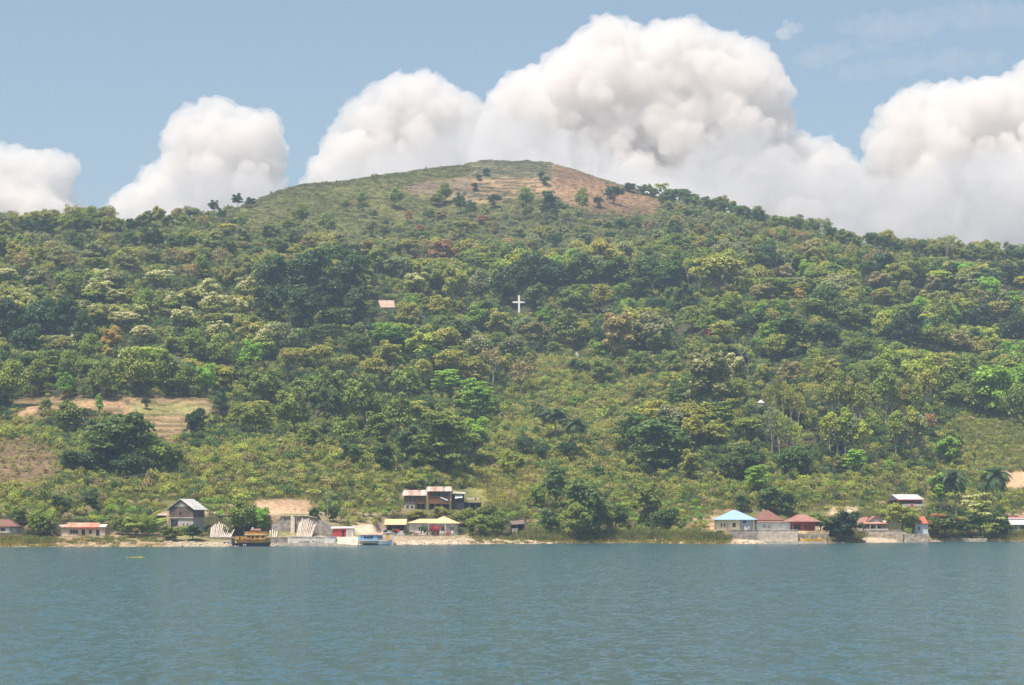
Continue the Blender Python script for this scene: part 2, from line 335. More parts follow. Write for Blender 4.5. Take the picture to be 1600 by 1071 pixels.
def model(key, crown, trunk, bark=None):
    """crown = (V,F,lx,ly) ; trunk = (V,F); stores near meshes (crown and trunk apart) and one far mesh"""
    bark = bark or BARK
    cm = np_mesh('crown', crown[0], crown[1], [FOL]); leaf_attr(cm, crown[2], crown[3])
    tm = np_mesh('trunk', trunk[0], trunk[1], [bark], True)
    V, Fc = join_vf([(crown[0], crown[1]), trunk]); fm = np_mesh('tree_model', V, Fc, [FOLI, bark])
    mi = np.zeros(len(Fc), np.int32); mi[len(crown[1]):] = 1; fm.polygons.foreach_set('material_index', mi); leaf_attr(fm, crown[2], crown[3])
    MODELS[key] = (cm, tm, fm)
def limbs(r, base, lobes, r0, h, frac=0.3):
    parts = []; fork = np.array(base) + np.array([r.normal() * 0.2, r.normal() * 0.2, h * frac])
    parts.append(tube([base, (np.array(base) + fork) / 2 + r.normal(size=3) * 0.08, fork], [r0 * 1.25, r0, r0 * 0.8]))
    for l in lobes[:9]:
        e = np.array(l[:3]); mid = fork * 0.5 + e * 0.5 + r.normal(size=3) * 0.35; mid[2] -= 0.3
        parts.append(tube([fork, mid, e], [r0 * 0.6, r0 * 0.35, r0 * 0.12], 5))
    return join_vf(parts)
def broad(key, seed, W=10.0, Ht=12.0, nl=14, low=0.22, flat=1.0, nq=3000, leaf=0.34, bark=None, lob=0.26, up=0.3, top=0.0, cz=0.5):
    r = np.random.default_rng(seed); lobes = []
    for i in range(nl):
        for _ in range(40):
            p = r.uniform(-1, 1, 3); q = np.linalg.norm(p)
            if 0.35 < q < 1: break
        p = p / q * (0.55 + 0.4 * r.random())
        taper = 1 - top * max(0, p[2])
        s = lob * W * r.uniform(0.65, 1.2)
        c0 = Ht * (low + (1 - low) * cz); hz = Ht * (1 - low) * 0.5
        lobes.append((p[0] * (W / 2 - s * 0.55) * taper, p[1] * (W / 2 - s * 0.55) * taper, c0 + p[2] * (hz - s * 0.4 * flat), s * 0.62, s * 0.62, s * 0.55 * flat))
    lobes.append((0, 0, Ht * (low + (1 - low) * cz), W * 0.24, W * 0.24, Ht * 0.24))
    lobes.sort(key=lambda l: -l[2])
    P, n, sz, lx, ly = crown_pts(r, lobes, nq, leaf, up)
    V, Fc = quads(P, n, sz, r)
    model(key, (V, Fc, lx, ly), limbs(r, (0, 0, -1.0), lobes, 0.24, Ht, 0.35), bark)
broad('round_a', 11, low=0.12); broad('round_b', 12, low=0.12, nl=18, lob=0.22); broad('round_c', 13, nl=11, lob=0.32, low=0.08)
broad('round_d', 14, nl=22, lob=0.19, low=0.1, nq=3400); broad('dense_a', 15, nl=20, lob=0.25, low=0.05, nq=4200, leaf=0.36); broad('dense_b', 16, nl=26, lob=0.2, low=0.05, nq=4400)
broad('umbrella_a', 21, W=13, nl=16, low=0.5, flat=0.55, lob=0.24, nq=2600, up=0.7); broad('umbrella_b', 22, W=13, nl=22, low=0.4, flat=0.5, lob=0.2, nq=2900, up=0.7)
broad('tall_a', 31, W=6.5, nl=15, low=0.2, lob=0.3, nq=2200, leaf=0.3, bark=BARKP); broad('tall_b', 32, W=6.5, nl=14, low=0.28, lob=0.32, nq=1900, leaf=0.28, bark=BARKP)
broad('sparse_a', 41, W=9, nl=16, low=0.25, lob=0.2, nq=1000, leaf=0.27, bark=BARKP); broad('sparse_b', 42, W=9, nl=20, low=0.35, lob=0.16, nq=900, leaf=0.25, bark=BARKP)
broad('cone_a', 51, W=6, nl=22, low=0.04, lob=0.3, nq=2200, top=0.85, leaf=0.28)
def layered(key, seed):
    r = np.random.default_rng(seed); lobes = []
    for i in range(34):
        a = r.uniform(0, 6.28); z = r.uniform(0.12, 1); rad = 5.4 * math.sqrt(max(0.02, 1 - (z * 0.93) ** 2)) * r.uniform(0.35, 1)
        lobes.append((math.cos(a) * rad, math.sin(a) * rad, 1.2 + z * 10.4, 1.5, 1.5, 0.4))
    lobes.append((0, 0, 6, 2.6, 2.6, 4.5)); lobes.sort(key=lambda l: -l[2])
    P, n, sz, lx, ly = crown_pts(r, lobes, 4200, 0.34, 0.6); V, Fc = quads(P, n, sz, r)
    model(key, (V, Fc, lx, ly), limbs(r, (0, 0, -1.0), lobes, 0.26, 12, 0.3))
layered('layered_a', 61); layered('layered_b', 62)
def branchy(key, seed, leafn=0, Ht=12.0, spread=0.5):
    r = np.random.default_rng(seed); parts = []; tips = []
    def grow(p, d, L, rad, lev):
        pts = [p]; rr = [rad]; q = p.copy(); dd = d.copy()
        for k in range(3):
            dd = dd + r.normal(size=3) * 0.12 + np.array([0, 0, 0.06]); dd /= np.linalg.norm(dd); q = q + dd * L / 3; pts.append(q.copy()); rr.append(rad * (1 - 0.2 * (k + 1)))
        parts.append(tube(pts, rr, 5)); tips.append(q)
        if lev > 0:
            for k in range(3):
                nd = dd + r.normal(size=3) * spread; nd[2] = abs(nd[2]) * 0.8 + 0.1; nd /= np.linalg.norm(nd)
                grow(pts[2] if k == 0 else q, nd, L * 0.62, rad * 0.55, lev - 1)
    grow(np.array([0, 0, -1.0]), np.array([0, 0, 1.0]), Ht * 0.5, 0.2, 4)
    T = join_vf(parts); T[0][:, 2] *= Ht / T[0][:, 2].max()
    k = r.choice(len(tips), max(leafn, 60)); P = np.array(tips)[k] + r.normal(size=(len(k), 3)) * 0.35; P[:, 2] *= Ht / P[:, 2].max()
    V, Fc = quads(P, r.normal(size=P.shape), np.full(len(P), 0.16), r)
    model(key, (V, Fc, r.random(len(P)), np.zeros(len(P))), T, BARKP)
branchy('bare_a', 71, 120); branchy('bare_b', 72, 420, spread=0.7)
def palm(key, seed, Ht=12.0, nf=22, fl=4.6, trunk_r=0.2, banana=False, leafw=1.0):
    r = np.random.default_rng(seed); Vs = []; Fs = []; o = 0; lx = []
    bend = r.normal(size=2) * 0.5; tp = [(0, 0, -1), (bend[0] * .4, bend[1] * .4, Ht * 0.4), (bend[0], bend[1], Ht * 0.78)]
    c = np.array(tp[-1]) if not banana else np.array([0, 0, Ht * 0.12])
    if banana: tp = [(0, 0, -1), (0, 0, 0.5), (0, 0, Ht * 0.15)]
    for i in range(nf):
        a = 2.4 * i + r.uniform(-.2, .2); el = r.uniform(-0.1, 1.25) if not banana else r.uniform(0.7, 1.4); L = fl * r.uniform(0.85, 1.1); p = c.copy(); e = el
        n = 9; prev = []
        for k in range(n):
            d = np.array([math.cos(a) * math.cos(e), math.sin(a) * math.cos(e), math.sin(e)]); side = np.array([-math.sin(a), math.cos(a), 0])
            p2 = p + d * L / n; wdt = (0.75 * math.sin(math.pi * min(0.97, (k + 1.2) / (n + 1))) + 0.1) * leafw; dr = np.array([0, 0, -0.55 * wdt])
            for s in (-1, 1):
                for q in (0.0, 0.5):     # separate leaflets
                    b0 = p + (p2 - p) * q; b1 = p + (p2 - p) * (q + 0.47)
                    Vs += [b0, b1, b1 + side * s * wdt + dr + d * 0.3, b0 + side * s * wdt + dr + d * 0.3]; Fs.append((o, o + 1, o + 2, o + 3)); o += 4; lx.append(r.random())
            p = p2; e -= 0.21 if not banana else 0.13
    model(key, (np.array(Vs), np.array(Fs), np.array(lx), np.zeros(len(lx))), tube(tp, [trunk_r * 1.3, trunk_r, trunk_r * 0.8], 7), BARKP)
palm('palm_a', 81); palm('palm_b', 82, nf=32, fl=5.2, leafw=1.25); palm('banana_a', 83, nf=14, fl=8, banana=True, leafw=1.6, trunk_r=0.3)
# low growth, far models only
def low(key, seed, nq, W, Hh, leaf, nl=6, up=0.35):
    r = np.random.default_rng(seed); lobes = [(r.normal() * W * .22, r.normal() * W * .22, Hh * r.uniform(.3, .65), W * r.uniform(.2, .36), W * r.uniform(.2, .36), Hh * r.uniform(.3, .5)) for _ in range(nl)]
    P, n, sz, lx, ly = crown_pts(r, lobes, nq, leaf, up); P[:, 2] = np.maximum(P[:, 2], -0.2); V, Fc = quads(P, n, sz, r)
    m_ = np_mesh('bush_model', V, Fc, [FOLI]); leaf_attr(m_, lx, ly); MODELS[key] = (None, None, m_)
    cm = np_mesh('bush', V, Fc, [FOL]); leaf_attr(cm, lx, ly); MODELS[key] = (cm, None, m_)
low('bush_a', 91, 420, 4, 2.6, 0.26); low('bush_b', 92, 460, 4.6, 2.2, 0.26, 8); low('bush_c', 93, 380, 3.6, 3.0, 0.24, 5); low('bush_d', 94, 260, 3.4, 2.0, 0.2, 7)
def tuft(key, seed, n, Hh, W, wd):
    r = np.random.default_rng(seed); a = r.uniform(0, 6.28, n); q = r.random(n) ** .5 * W; b = np.stack([np.cos(a) * q, np.sin(a) * q, np.zeros(n) - .1], 1)
    ln = r.normal(size=(n, 3)) * 0.25; ln[:, 2] = 0; tpp = b + ln * Hh + np.array([0, 0, 1]) * (Hh * r.uniform(.6, 1.1, n))[:, None]; a2 = r.uniform(0, 6.28, n); sd = np.stack([np.cos(a2), np.sin(a2), 0 * a2], 1) * wd
    V = np.stack([b - sd, b + sd, tpp + sd * .3, tpp - sd * .3], 1).reshape(-1, 3); m_ = np_mesh('tuft_model', V, np.arange(4 * n).reshape(-1, 4), [FOLI]); leaf_attr(m_, r.random(n), np.zeros(n)); MODELS[key] = (None, None, m_)
tuft('tuft_a', 95, 70, 1.3, 1.3, .07); tuft('tuft_b', 96, 60, 1.0, 1.6, .08)
def rock_mesh(seed, m):
    bm = bmesh.new(); bmesh.ops.create_icosphere(bm, subdivisions=2, radius=0.5); r = np.random.default_rng(seed)
    for _ in range(9):     # cut flat facets
        d = Vector(r.normal(size=3)).normalized(); h = r.uniform(0.25, 0.42)
        for v in bm.verts:
            q = v.co.dot(d)
            if q > h: v.co -= d * (q - h)
    me = bpy.data.meshes.new('rock_model'); bm.to_mesh(me); bm.free(); me.materials.append(m); return me
ROCK = mat('pale_rock', (0.42, 0.35, 0.28), 0.9, 0.2, 0.35, 2.0)
for i in range(3): MODELS['rock_%s' % 'abc'[i]] = (None, None, rock_mesh(200 + i, ROCK))
# ---------------------------------------------------------------- mass planting as one object
def scatter(name, label, cat, P, keys, which, rot, scl, tint):
    c = bpy.data.collections.new(name + '_models')
    for i, k in enumerate(keys): c.objects.link(bpy.data.objects.new('model_' + 'abcdefghijklmnopqrstuvwxyz'[i], MODELS[k][2]))
    me = bpy.data.meshes.new(name); me.vertices.add(len(P)); me.vertices.foreach_set('co', np.asarray(P, np.float32).ravel())
    def attr(n, t, prop, v): a = me.attributes.new(n, t, 'POINT'); a.data.foreach_set(prop, np.asarray(v).ravel())
    attr('which', 'INT', 'value', np.asarray(which, np.int32)); attr('rot', 'FLOAT_VECTOR', 'vector', np.asarray(rot, np.float32)); attr('scl', 'FLOAT_VECTOR', 'vector', np.asarray(scl, np.float32))
    attr('tint', 'FLOAT_COLOR', 'color', np.asarray(tint, np.float32))
    o = link_mesh(name, me); g = bpy.data.node_groups.new(name, 'GeometryNodeTree')
    g.interface.new_socket('Geometry', in_out='INPUT', socket_type='NodeSocketGeometry'); g.interface.new_socket('Geometry', in_out='OUTPUT', socket_type='NodeSocketGeometry')
    N = g.nodes.new; L = g.links.new; gi = N('NodeGroupInput'); go = N('NodeGroupOutput'); ip = N('GeometryNodeInstanceOnPoints')
    ci = N('GeometryNodeCollectionInfo'); ci.inputs[0].default_value = c; ci.inputs['Separate Children'].default_value = True; ci.inputs['Reset Children'].default_value = True
    def na(n, t): a = N('GeometryNodeInputNamedAttribute'); a.data_type = t; a.inputs[0].default_value = n; return a.outputs[0]
    mp = N('GeometryNodeMeshToPoints'); L(gi.outputs[0], mp.inputs[0]); L(mp.outputs[0], ip.inputs['Points']); L(ci.outputs[0], ip.inputs['Instance']); ip.inputs['Pick Instance'].default_value = True
    L(na('which', 'INT'), ip.inputs['Instance Index']); L(na('rot', 'FLOAT_VECTOR'), ip.inputs['Rotation']); L(na('scl', 'FLOAT_VECTOR'), ip.inputs['Scale'])
    L(ip.outputs[0], go.inputs[0]); md = o.modifiers.new('planting', 'NODES'); md.node_group = g
    tag(o, label, cat, kind='stuff'); return o
# ---------------------------------------------------------------- trees
PAL = dict(dark=(0.048, 0.088, 0.03), deep=(0.085, 0.14, 0.034), green=(0.18, 0.225, 0.042), bright=(0.19, 0.32, 0.036), olive=(0.275, 0.275, 0.055), yellow=(0.34, 0.32, 0.06),
           grey=(0.22, 0.24, 0.10), tan=(0.34, 0.28, 0.14), brown=(0.27, 0.23, 0.09), red=(0.29, 0.185, 0.09), orange=(0.42, 0.32, 0.07), cream=(0.26, 0.29, 0.065), lime=(0.30, 0.345, 0.048))
ADJ = dict(dark='dark green', deep='deep green', green='mid green', bright='bright green', olive='olive green', yellow='yellow green', grey='grey green', tan='pale tan', brown='brownish', red='reddish brown', orange='orange yellow', cream='cream blossomed', lime='lime green')
# u, top row, bottom row, width px, colour, model, cream share
T = []
def t_(s, col, key, bl=1.0):
    for q in [a for a in s.split(';') if a.strip()]:
        v = [float(a) for a in q.split()]; T.append((v[0], v[1], v[2], v[3], col, key, bl))
t_('38 338 370 28;65 338 372 38;208 340 366 28;233 327 352 28;240 350 396 42;335 312 334 22;345 326 346 18;372 301 324 20;390 308 325 20', 'dark', 'round_b')
t_('104 334 366 28;137 337 362 22;470 317 352 34;512 331 372 32;565 300 322 22;540 312 330 18;617 293 326 30;696 285 318 28;683 302 322 26;822 292 326 30;910 293 336 24', 'green', 'round_a')
t_('85 336 360 26;185 340 362 24;120 338 362 24;155 338 360 26;222 332 356 24;262 335 356 24;285 334 352 20;1052 294 316 22;1120 306 330 24;1225 336 358 24;1330 360 382 24;1460 378 404 24;1560 386 410 26', 'green', 'dense_b')
t_('1040 296 318 24;1075 296 320 26;1143 314 336 22;1300 348 372 22;1380 366 390 26;1400 372 396 24;1525 384 408 26;1575 384 408 22;50 338 362 30;135 340 364 22', 'deep', 'round_d')
t_('985 285 300 24;1003 288 304 22;1022 293 308 20', 'deep', 'round_d')
t_('10 344 373 30;248 321 353 22;170 337 372 30', 'olive', 'round_d')
t_('305 324 346 20', 'grey', 'umbrella_b')
t_('55 418 452 40;400 420 455 38;380 350 385 30;420 345 380 30;330 360 395 36;150 375 410 40;90 385 420 36;200 395 430 36', 'grey', 'round_d')
t_('270 368 396 30;360 372 402 30;200 360 390 30;120 365 395 34;440 372 402 28', 'deep', 'round_b')
t_('35 395 430 40;110 395 425 36;265 385 420 36;300 410 440 36;320 335 365 26;345 385 425 34', 'brown', 'sparse_a')
t_('15 458 545 62;60 455 545 62;105 456 530 56;132 478 560 40;40 500 560 50', 'dark', 'dense_a')
t_('248 421 458 54;12 418 446 36;200 486 524 50;222 508 548 54', 'cream', 'umbrella_b', 0.2)
t_('150 434 478 54;290 478 520 50;385 432 470 46;330 455 500 50;270 455 490 40;180 450 480 36;340 500 540 50;410 505 560 48', 'cream', 'round_b', 0.36)
t_('175 508 548 42;168 540 566 24', 'orange', 'round_d')
t_('300 512 562 46;345 520 580 44;110 545 602 38;140 520 570 40;60 560 620 50;20 560 640 55;255 545 620 50;205 540 620 60;160 560 625 46;290 570 620 50', 'green', 'round_a')
t_('390 530 582 46;100 580 625 34', 'bright', 'round_b')
t_('425 394 480 64;482 383 480 74;540 396 490 62;470 440 522 72;418 440 505 52;556 440 520 44;510 430 500 60', 'dark', 'dense_b')
t_('693 372 412 52', 'red', 'round_d'); t_('640 375 405 46;720 345 370 34', 'olive', 'umbrella_a'); t_('620 400 442 50;580 345 372 34;600 350 378 30', 'grey', 'umbrella_b')
t_('652 424 466 46', 'cream', 'round_b', 0.34); t_('712 408 482 52;685 460 500 44;635 470 515 46', 'olive', 'round_b'); t_('752 418 482 46', 'grey', 'round_a')
t_('522 480 532 62;500 505 555 50;560 520 570 46', 'deep', 'umbrella_b'); t_('606 502 560 56', 'bright', 'umbrella_b')
t_('637 328 348 16;690 329 350 22;655 350 365 18;752 335 350 24', 'red', 'round_b'); t_('671 326 346 26;583 328 342 18;720 300 335 26;735 312 340 20', 'deep', 'round_b')
t_('772 302 326 22;759 262 276 13;958 289 319 34;935 306 326 18;852 275 290 14;845 268 282 12;742 285 298 12;748 272 282 10;868 362 395 30', 'dark', 'round_c')
t_('858 297 342 38', 'dark', 'layered_a'); t_('880 325 360 28;840 325 355 22;895 330 358 26', 'grey', 'sparse_a')
t_('806 395 475 58;850 388 465 62;790 420 480 40', 'dark', 'dense_a'); t_('905 392 460 62;960 398 452 58;1012 392 456 56;1045 402 462 56;1000 430 475 50;835 440 490 40;1070 440 490 40', 'deep', 'dense_b')
t_('1122 400 472 96', 'olive', 'umbrella_a'); t_('905 446 502 62;882 480 548 62;1030 510 560 40;1080 478 520 44;1130 470 505 44;1100 490 525 38', 'green', 'round_b')
t_('965 484 562 62;840 500 545 46;1190 440 475 44', 'brown', 'dense_b'); t_('1026 478 556 62;800 520 560 40;820 490 530 36', 'grey', 'dense_a')
t_('1034 284 314 26', 'green', 'palm_a'); t_('1065 290 313 28;1110 310 332 24;1130 312 336 26;1155 311 332 28;1245 331 354 22;1360 361 386 26;1590 381 406 22;1440 372 400 18;1275 345 366 16', 'deep', 'round_c')
t_('1085 293 314 24;1015 286 304 14;1292 344 372 16;1315 356 380 24;1210 336 360 24;1260 344 362 18;1338 368 386 20;1510 388 410 30;1540 388 412 30', 'green', 'round_d')
t_('1180 326 347 13;1190 328 350 12;1170 325 346 12', 'dark', 'cone_a'); t_('1415 370 400 26;948 280 292 12', 'grey', 'sparse_b')
t_('1480 364 412 42', 'grey', 'sparse_b'); t_('901 250 264 10;1000 290 308 12;1098 302 318 14', 'grey', 'bare_a')
t_('1250 450 474 22', 'orange', 'round_d'); t_('1372 424 452 38;1460 430 460 30;1230 410 440 26', 'tan', 'round_d'); t_('1378 450 482 48;1555 470 510 50;1600 430 460 40', 'yellow', 'umbrella_b')
t_('1240 488 562 72;1215 520 570 50', 'deep', 'dense_b'); t_('1420 470 545 50;1400 490 545 40;1290 500 540 50;1590 480 545 50;1530 470 520 44', 'dark', 'dense_a')
t_('1345 526 570 50;1460 510 555 56;1330 480 525 50;1270 465 500 50', 'green', 'umbrella_b'); t_('1500 515 560 60;1230 560 610 44', 'brown', 'round_b')
t_('1558 566 655 80;1596 560 650 70', 'bright', 'dense_b'); t_('1590 590 668 50;1530 580 650 44', 'green', 'dense_a')
t_('1146 550 600 42', 'cream', 'round_d', 0.25); t_('1108 545 652 90', 'grey', 'dense_b'); t_('1170 518 628 34', 'grey', 'bare_b'); t_('1210 520 580 40;1130 500 545 50', 'olive', 'umbrella_b')
t_('1035 652 738 104', 'deep', 'dense_b'); t_('693 638 742 106', 'green', 'layered_a'); t_('738 588 662 54;755 600 665 46;700 575 620 50', 'bright', 'layered_b'); t_('702 545 602 58;660 560 610 40', 'yellow', 'umbrella_b')
t_('870 634 690 52', 'dark', 'palm_b'); t_('893 650 705 48;900 560 590 24', 'dark', 'palm_b'); t_('885 688 722 36;845 692 725 30;820 680 720 40', 'dark', 'round_c')
t_('185 638 745 112', 'deep', 'dense_b'); t_('110 620 678 58', 'green', 'dense_a'); t_('160 685 748 62;120 700 740 56;205 700 752 60', 'dark', 'dense_a'); t_('245 672 740 54;270 690 730 40', 'green', 'dense_a')
t_('305 632 686 36', 'dark', 'dense_a'); t_('346 603 656 30', 'dark', 'cone_a'); t_('228 621 640 15', 'dark', 'round_c'); t_('155 614 646 15', 'bright', 'cone_a'); t_('70 620 650 26;140 608 622 16', 'green', 'round_b')
t_('370 625 675 44;400 630 680 50;460 600 690 60;420 575 640 60;510 570 650 66;570 580 680 70;540 650 700 50;480 660 705 50;590 640 700 56;620 610 690 60;640 570 640 60', 'green', 'round_b')
t_('450 545 600 50;500 540 590 50;585 560 620 60;545 555 600 44', 'olive', 'umbrella_a'); t_('520 600 660 50;600 690 735 40;640 660 720 50;550 690 725 40', 'deep', 'dense_b')
t_('470 612 660 24;490 640 690 20', 'tan', 'bare_b'); t_('610 530 580 50;590 545 575 24;745 555 610 56;780 480 530 44', 'olive', 'round_d'); t_('770 540 600 50;815 560 620 56', 'brown', 'sparse_a')
t_('915 742 842 72', 'deep', 'dense_b'); t_('868 724 800 52', 'deep', 'layered_b'); t_('935 770 838 56;900 780 845 50', 'green', 'dense_a'); t_('1012 746 822 58', 'green', 'round_b'); t_('962 778 832 42;860 790 835 36;1040 790 828 46', 'deep', 'dense_a')
t_('940 560 600 44;1045 545 590 40;990 545 590 40;1000 600 625 20;915 560 585 24', 'green', 'round_b'); t_('945 634 662 16', 'lime', 'round_d')
t_('1185 724 778 46;1335 700 742 38', 'bright', 'layered_b'); t_('1240 690 745 56;1170 690 745 50;1140 700 750 44;1250 700 740 34', 'deep', 'dense_a'); t_('1300 650 700 40;1120 655 700 44;1080 700 750 40', 'olive', 'round_d')
t_('1450 645 690 26', 'red', 'umbrella_b'); t_('1200 758 800 46;1230 765 805 40;1160 770 800 30', 'deep', 'round_b'); t_('790 700 745 30;810 710 735 26', 'lime', 'round_d'); t_('640 735 765 20', 'lime', 'cone_a')
t_('225 786 838 40', 'green', 'banana_a'); t_('30 790 822 30;58 792 838 34;78 800 838 30;205 800 836 30;185 805 835 24', 'green', 'round_c'); t_('107 757 802 40', 'grey', 'branchy'); t_('140 760 800 40;95 770 800 36', 'deep', 'round_b')
t_('380 770 834 46;372 795 832 40', 'green', 'dense_a'); t_('408 790 830 32', 'bright', 'dense_b'); t_('302 820 848 34', 'dark', 'dense_a'); t_('268 824 846 34;355 820 838 20', 'green', 'round_c'); t_('520 786 816 26;492 792 812 22', 'deep', 'round_c')
t_('1475 796 848 60;1458 815 848 30', 'mango', 'dense_a'); t_('1410 798 846 56;1426 812 847 30', 'olive', 'dense_a'); t_('1320 802 850 60;1300 812 848 40', 'dark', 'dense_b'); t_('1262 818 848 48;1282 822 849 30', 'green', 'dense_a'); t_('1312 790 815 30', 'olive', 'sparse_a')
t_('1532 768 842 66', 'cream', 'layered_a', 0.5); t_('1512 800 845 50;1555 790 840 44;1570 812 840 30', 'deep', 'dense_a'); t_('1495 728 812 50', 'dark', 'palm_b'); t_('1548 724 812 52', 'dark', 'palm_b')
t_('745 800 838 40;775 800 838 44;730 790 822 30;760 785 815 36', 'green', 'dense_a'); t_('690 790 815 30;655 795 815 34;715 797 822 26', 'olive', 'round_c')
t_('680 745 775 22;660 745 770 24;840 752 800 36', 'green', 'round_b')
for q in range(26):     # thin pale stems on the right-hand slope
    uq = 1200 + (q * 97) % 285; rq = 660 + (q * 53) % 105; T.append((uq, rq - 62 - (q * 31) % 24, rq, 24 + (q * 7) % 14, ['olive', 'lime', 'green', 'grey'][q % 4], 'tall_b' if q % 3 else 'sparse_b', 1.0))
for i in range(6): T.append((1380 + (i * 67) % 130, 540 + (i * 37) % 50, 615 + (i * 29) % 60, 34, ['lime', 'olive', 'green'][i % 3], 'tall_b', 1.0))
KH = dict(umbrella_a=(13, 12), umbrella_b=(13, 12), tall_a=(6.5, 12), tall_b=(6, 12), cone_a=(6, 12), sparse_a=(9, 12), sparse_b=(9, 12), bare_a=(9, 12), bare_b=(9, 12), layered_a=(12, 12.5), layered_b=(12, 12.5), palm_a=(9, 12.5), palm_b=(10, 12.5), banana_a=(8, 9))
FORM = dict(round='round crowned', dense='dense bushy', umbrella='flat crowned', tall='slender', cone='pointed', sparse='thin leaved', bare='bare branched', layered='layered', palm='feathery', banana='broad leaved')
trees = []   # dicts
def add_tree(x, y, w_, h_, col, key, bl, note=False):
    z = float(H(x, y)); trees.append(dict(x=x, y=y, z=z, w=w_, h=h_, col=col, key=key, bl=bl, note=note, rz=random.uniform(0, 6.28)))
for (u, r0, r1, wp, col, key, bl) in T:
    if key == 'branchy': key = 'bare_b'
    if r1 > 735 and key in ('round_a', 'round_b', 'round_c'): key = 'dense_a' if int(u) % 2 else 'dense_b'
    y = dist_at(u, min(r1, 845)); x = (u - 800) / F * y
    if y - shore_d(u) < 3: y = float(shore_d(u)) + 4; x = (u - 800) / F * y
    k = y / F; hb = max(0, (r1 - (HR - (float(H(x, y)) - CH) * F / y)))
    add_tree(x, y, wp * k * 1.16, (r1 - r0) * k * 1.03, col, key, bl, True)
# places whose sight lines stay open (u0,r0,u1,r1)
CLEAR = [(800, 460, 824, 492), (590, 466, 618, 482), (1060, 505, 1112, 524), (255, 778, 316, 826), (88, 814, 168, 840), (0, 808, 30, 834), (320, 808, 372, 840), (420, 798, 525, 842), (515, 818, 612, 852), (596, 808, 722, 838), (626, 760, 758, 800), (786, 808, 824, 838),
         (1110, 794, 1290, 848), (1338, 804, 1420, 848), (1386, 770, 1446, 800), (1562, 806, 1600, 830), (1428, 806, 1450, 826), (1180, 620, 1200, 634), (1206, 590, 1226, 602), (1296, 788, 1340, 806), (1566, 738, 1600, 765), (340, 825, 430, 852), (895, 540, 912, 556), (395, 780, 488, 805), (0, 690, 95, 758), (745, 738, 850, 785)]
def blocked(u, top, r, wpx=0):
    for a, b, c, d in CLEAR:
        if u > a - wpx * 0.5 and u < c + wpx * 0.5 and top < d and r > b: return True
    for pl in (P_PLOW, P_TERH, P_FIELD):
        if in_poly(u, top + 2, pl) or in_poly(u, r, pl) or in_poly(u, (top + r) / 2, pl): return True
    return False
NT = np.array([(800 + F * t['x'] / t['y'], HR - (t['z'] + t['h'] - CH) * F / t['y'], HR - (t['z'] - CH) * F / t['y'], t['w'] * F / t['y'], t['y']) for t in trees])
notes = np.array([(t['x'], t['y'], t['w']) for t in trees])
def zone(u, r):
    """-> (tree chance, palette, size, forms)"""
    if in_poly(u, r, P_HILL): return 0.03, ['green', 'grey', 'dark', 'olive'], 0.6, ['round_a', 'round_c', 'sparse_a']
    if in_poly(u, r, P_BROWN): return 0.0, ['brown'], 0.5, ['sparse_a']
    if in_poly(u, r, P_GRASSR) or in_poly(u, r, P_YEL): return 0.0, ['brown'], 0.5, ['sparse_a']
    if in_poly(u, r, P_THIN): return 0.5, ['olive', 'lime', 'green', 'grey', 'yellow', 'green'], 0.8, ['tall_a', 'tall_b', 'sparse_b', 'round_d', 'sparse_a']
    if r > 806: return 0.0, ['green'], 0.6, ['round_c']
    if in_poly(u, r, P_SCRUB): return 0.085, ['green', 'deep', 'olive', 'bright', 'deep', 'grey'], 0.38, ['round_c', 'round_d', 'sparse_a', 'tall_a']
    if in_poly(u, r, P_UP): return 0.36, ['grey', 'olive', 'green', 'brown', 'deep', 'grey'], 0.62, ['round_a', 'round_d', 'sparse_a', 'umbrella_b', 'round_b']
    if r < 430: return 0.8, ['grey', 'olive', 'green', 'brown', 'deep', 'olive', 'grey', 'green', 'olive'], 0.72, ['round_a', 'round_d', 'dense_a', 'sparse_a', 'umbrella_b', 'round_b', 'round_c', 'sparse_b']
    if u < 450 and r < 560: return 0.8, ['cream', 'olive', 'green', 'grey', 'green', 'cream', 'olive'], 0.9, ['round_b', 'round_a', 'dense_b', 'umbrella_b', 'round_d', 'dense_a']
    return 0.8, ['green', 'deep', 'olive', 'green', 'grey', 'deep', 'green', 'olive', 'bright', 'dark', 'lime'], 0.95, ['round_a', 'dense_b', 'round_b', 'round_c', 'dense_a', 'round_d', 'umbrella_b', 'dense_b', 'tall_a', 'layered_a', 'sparse_a', 'dense_a']
sp = 8.4
ymax = float((Dsh + 1180).max())
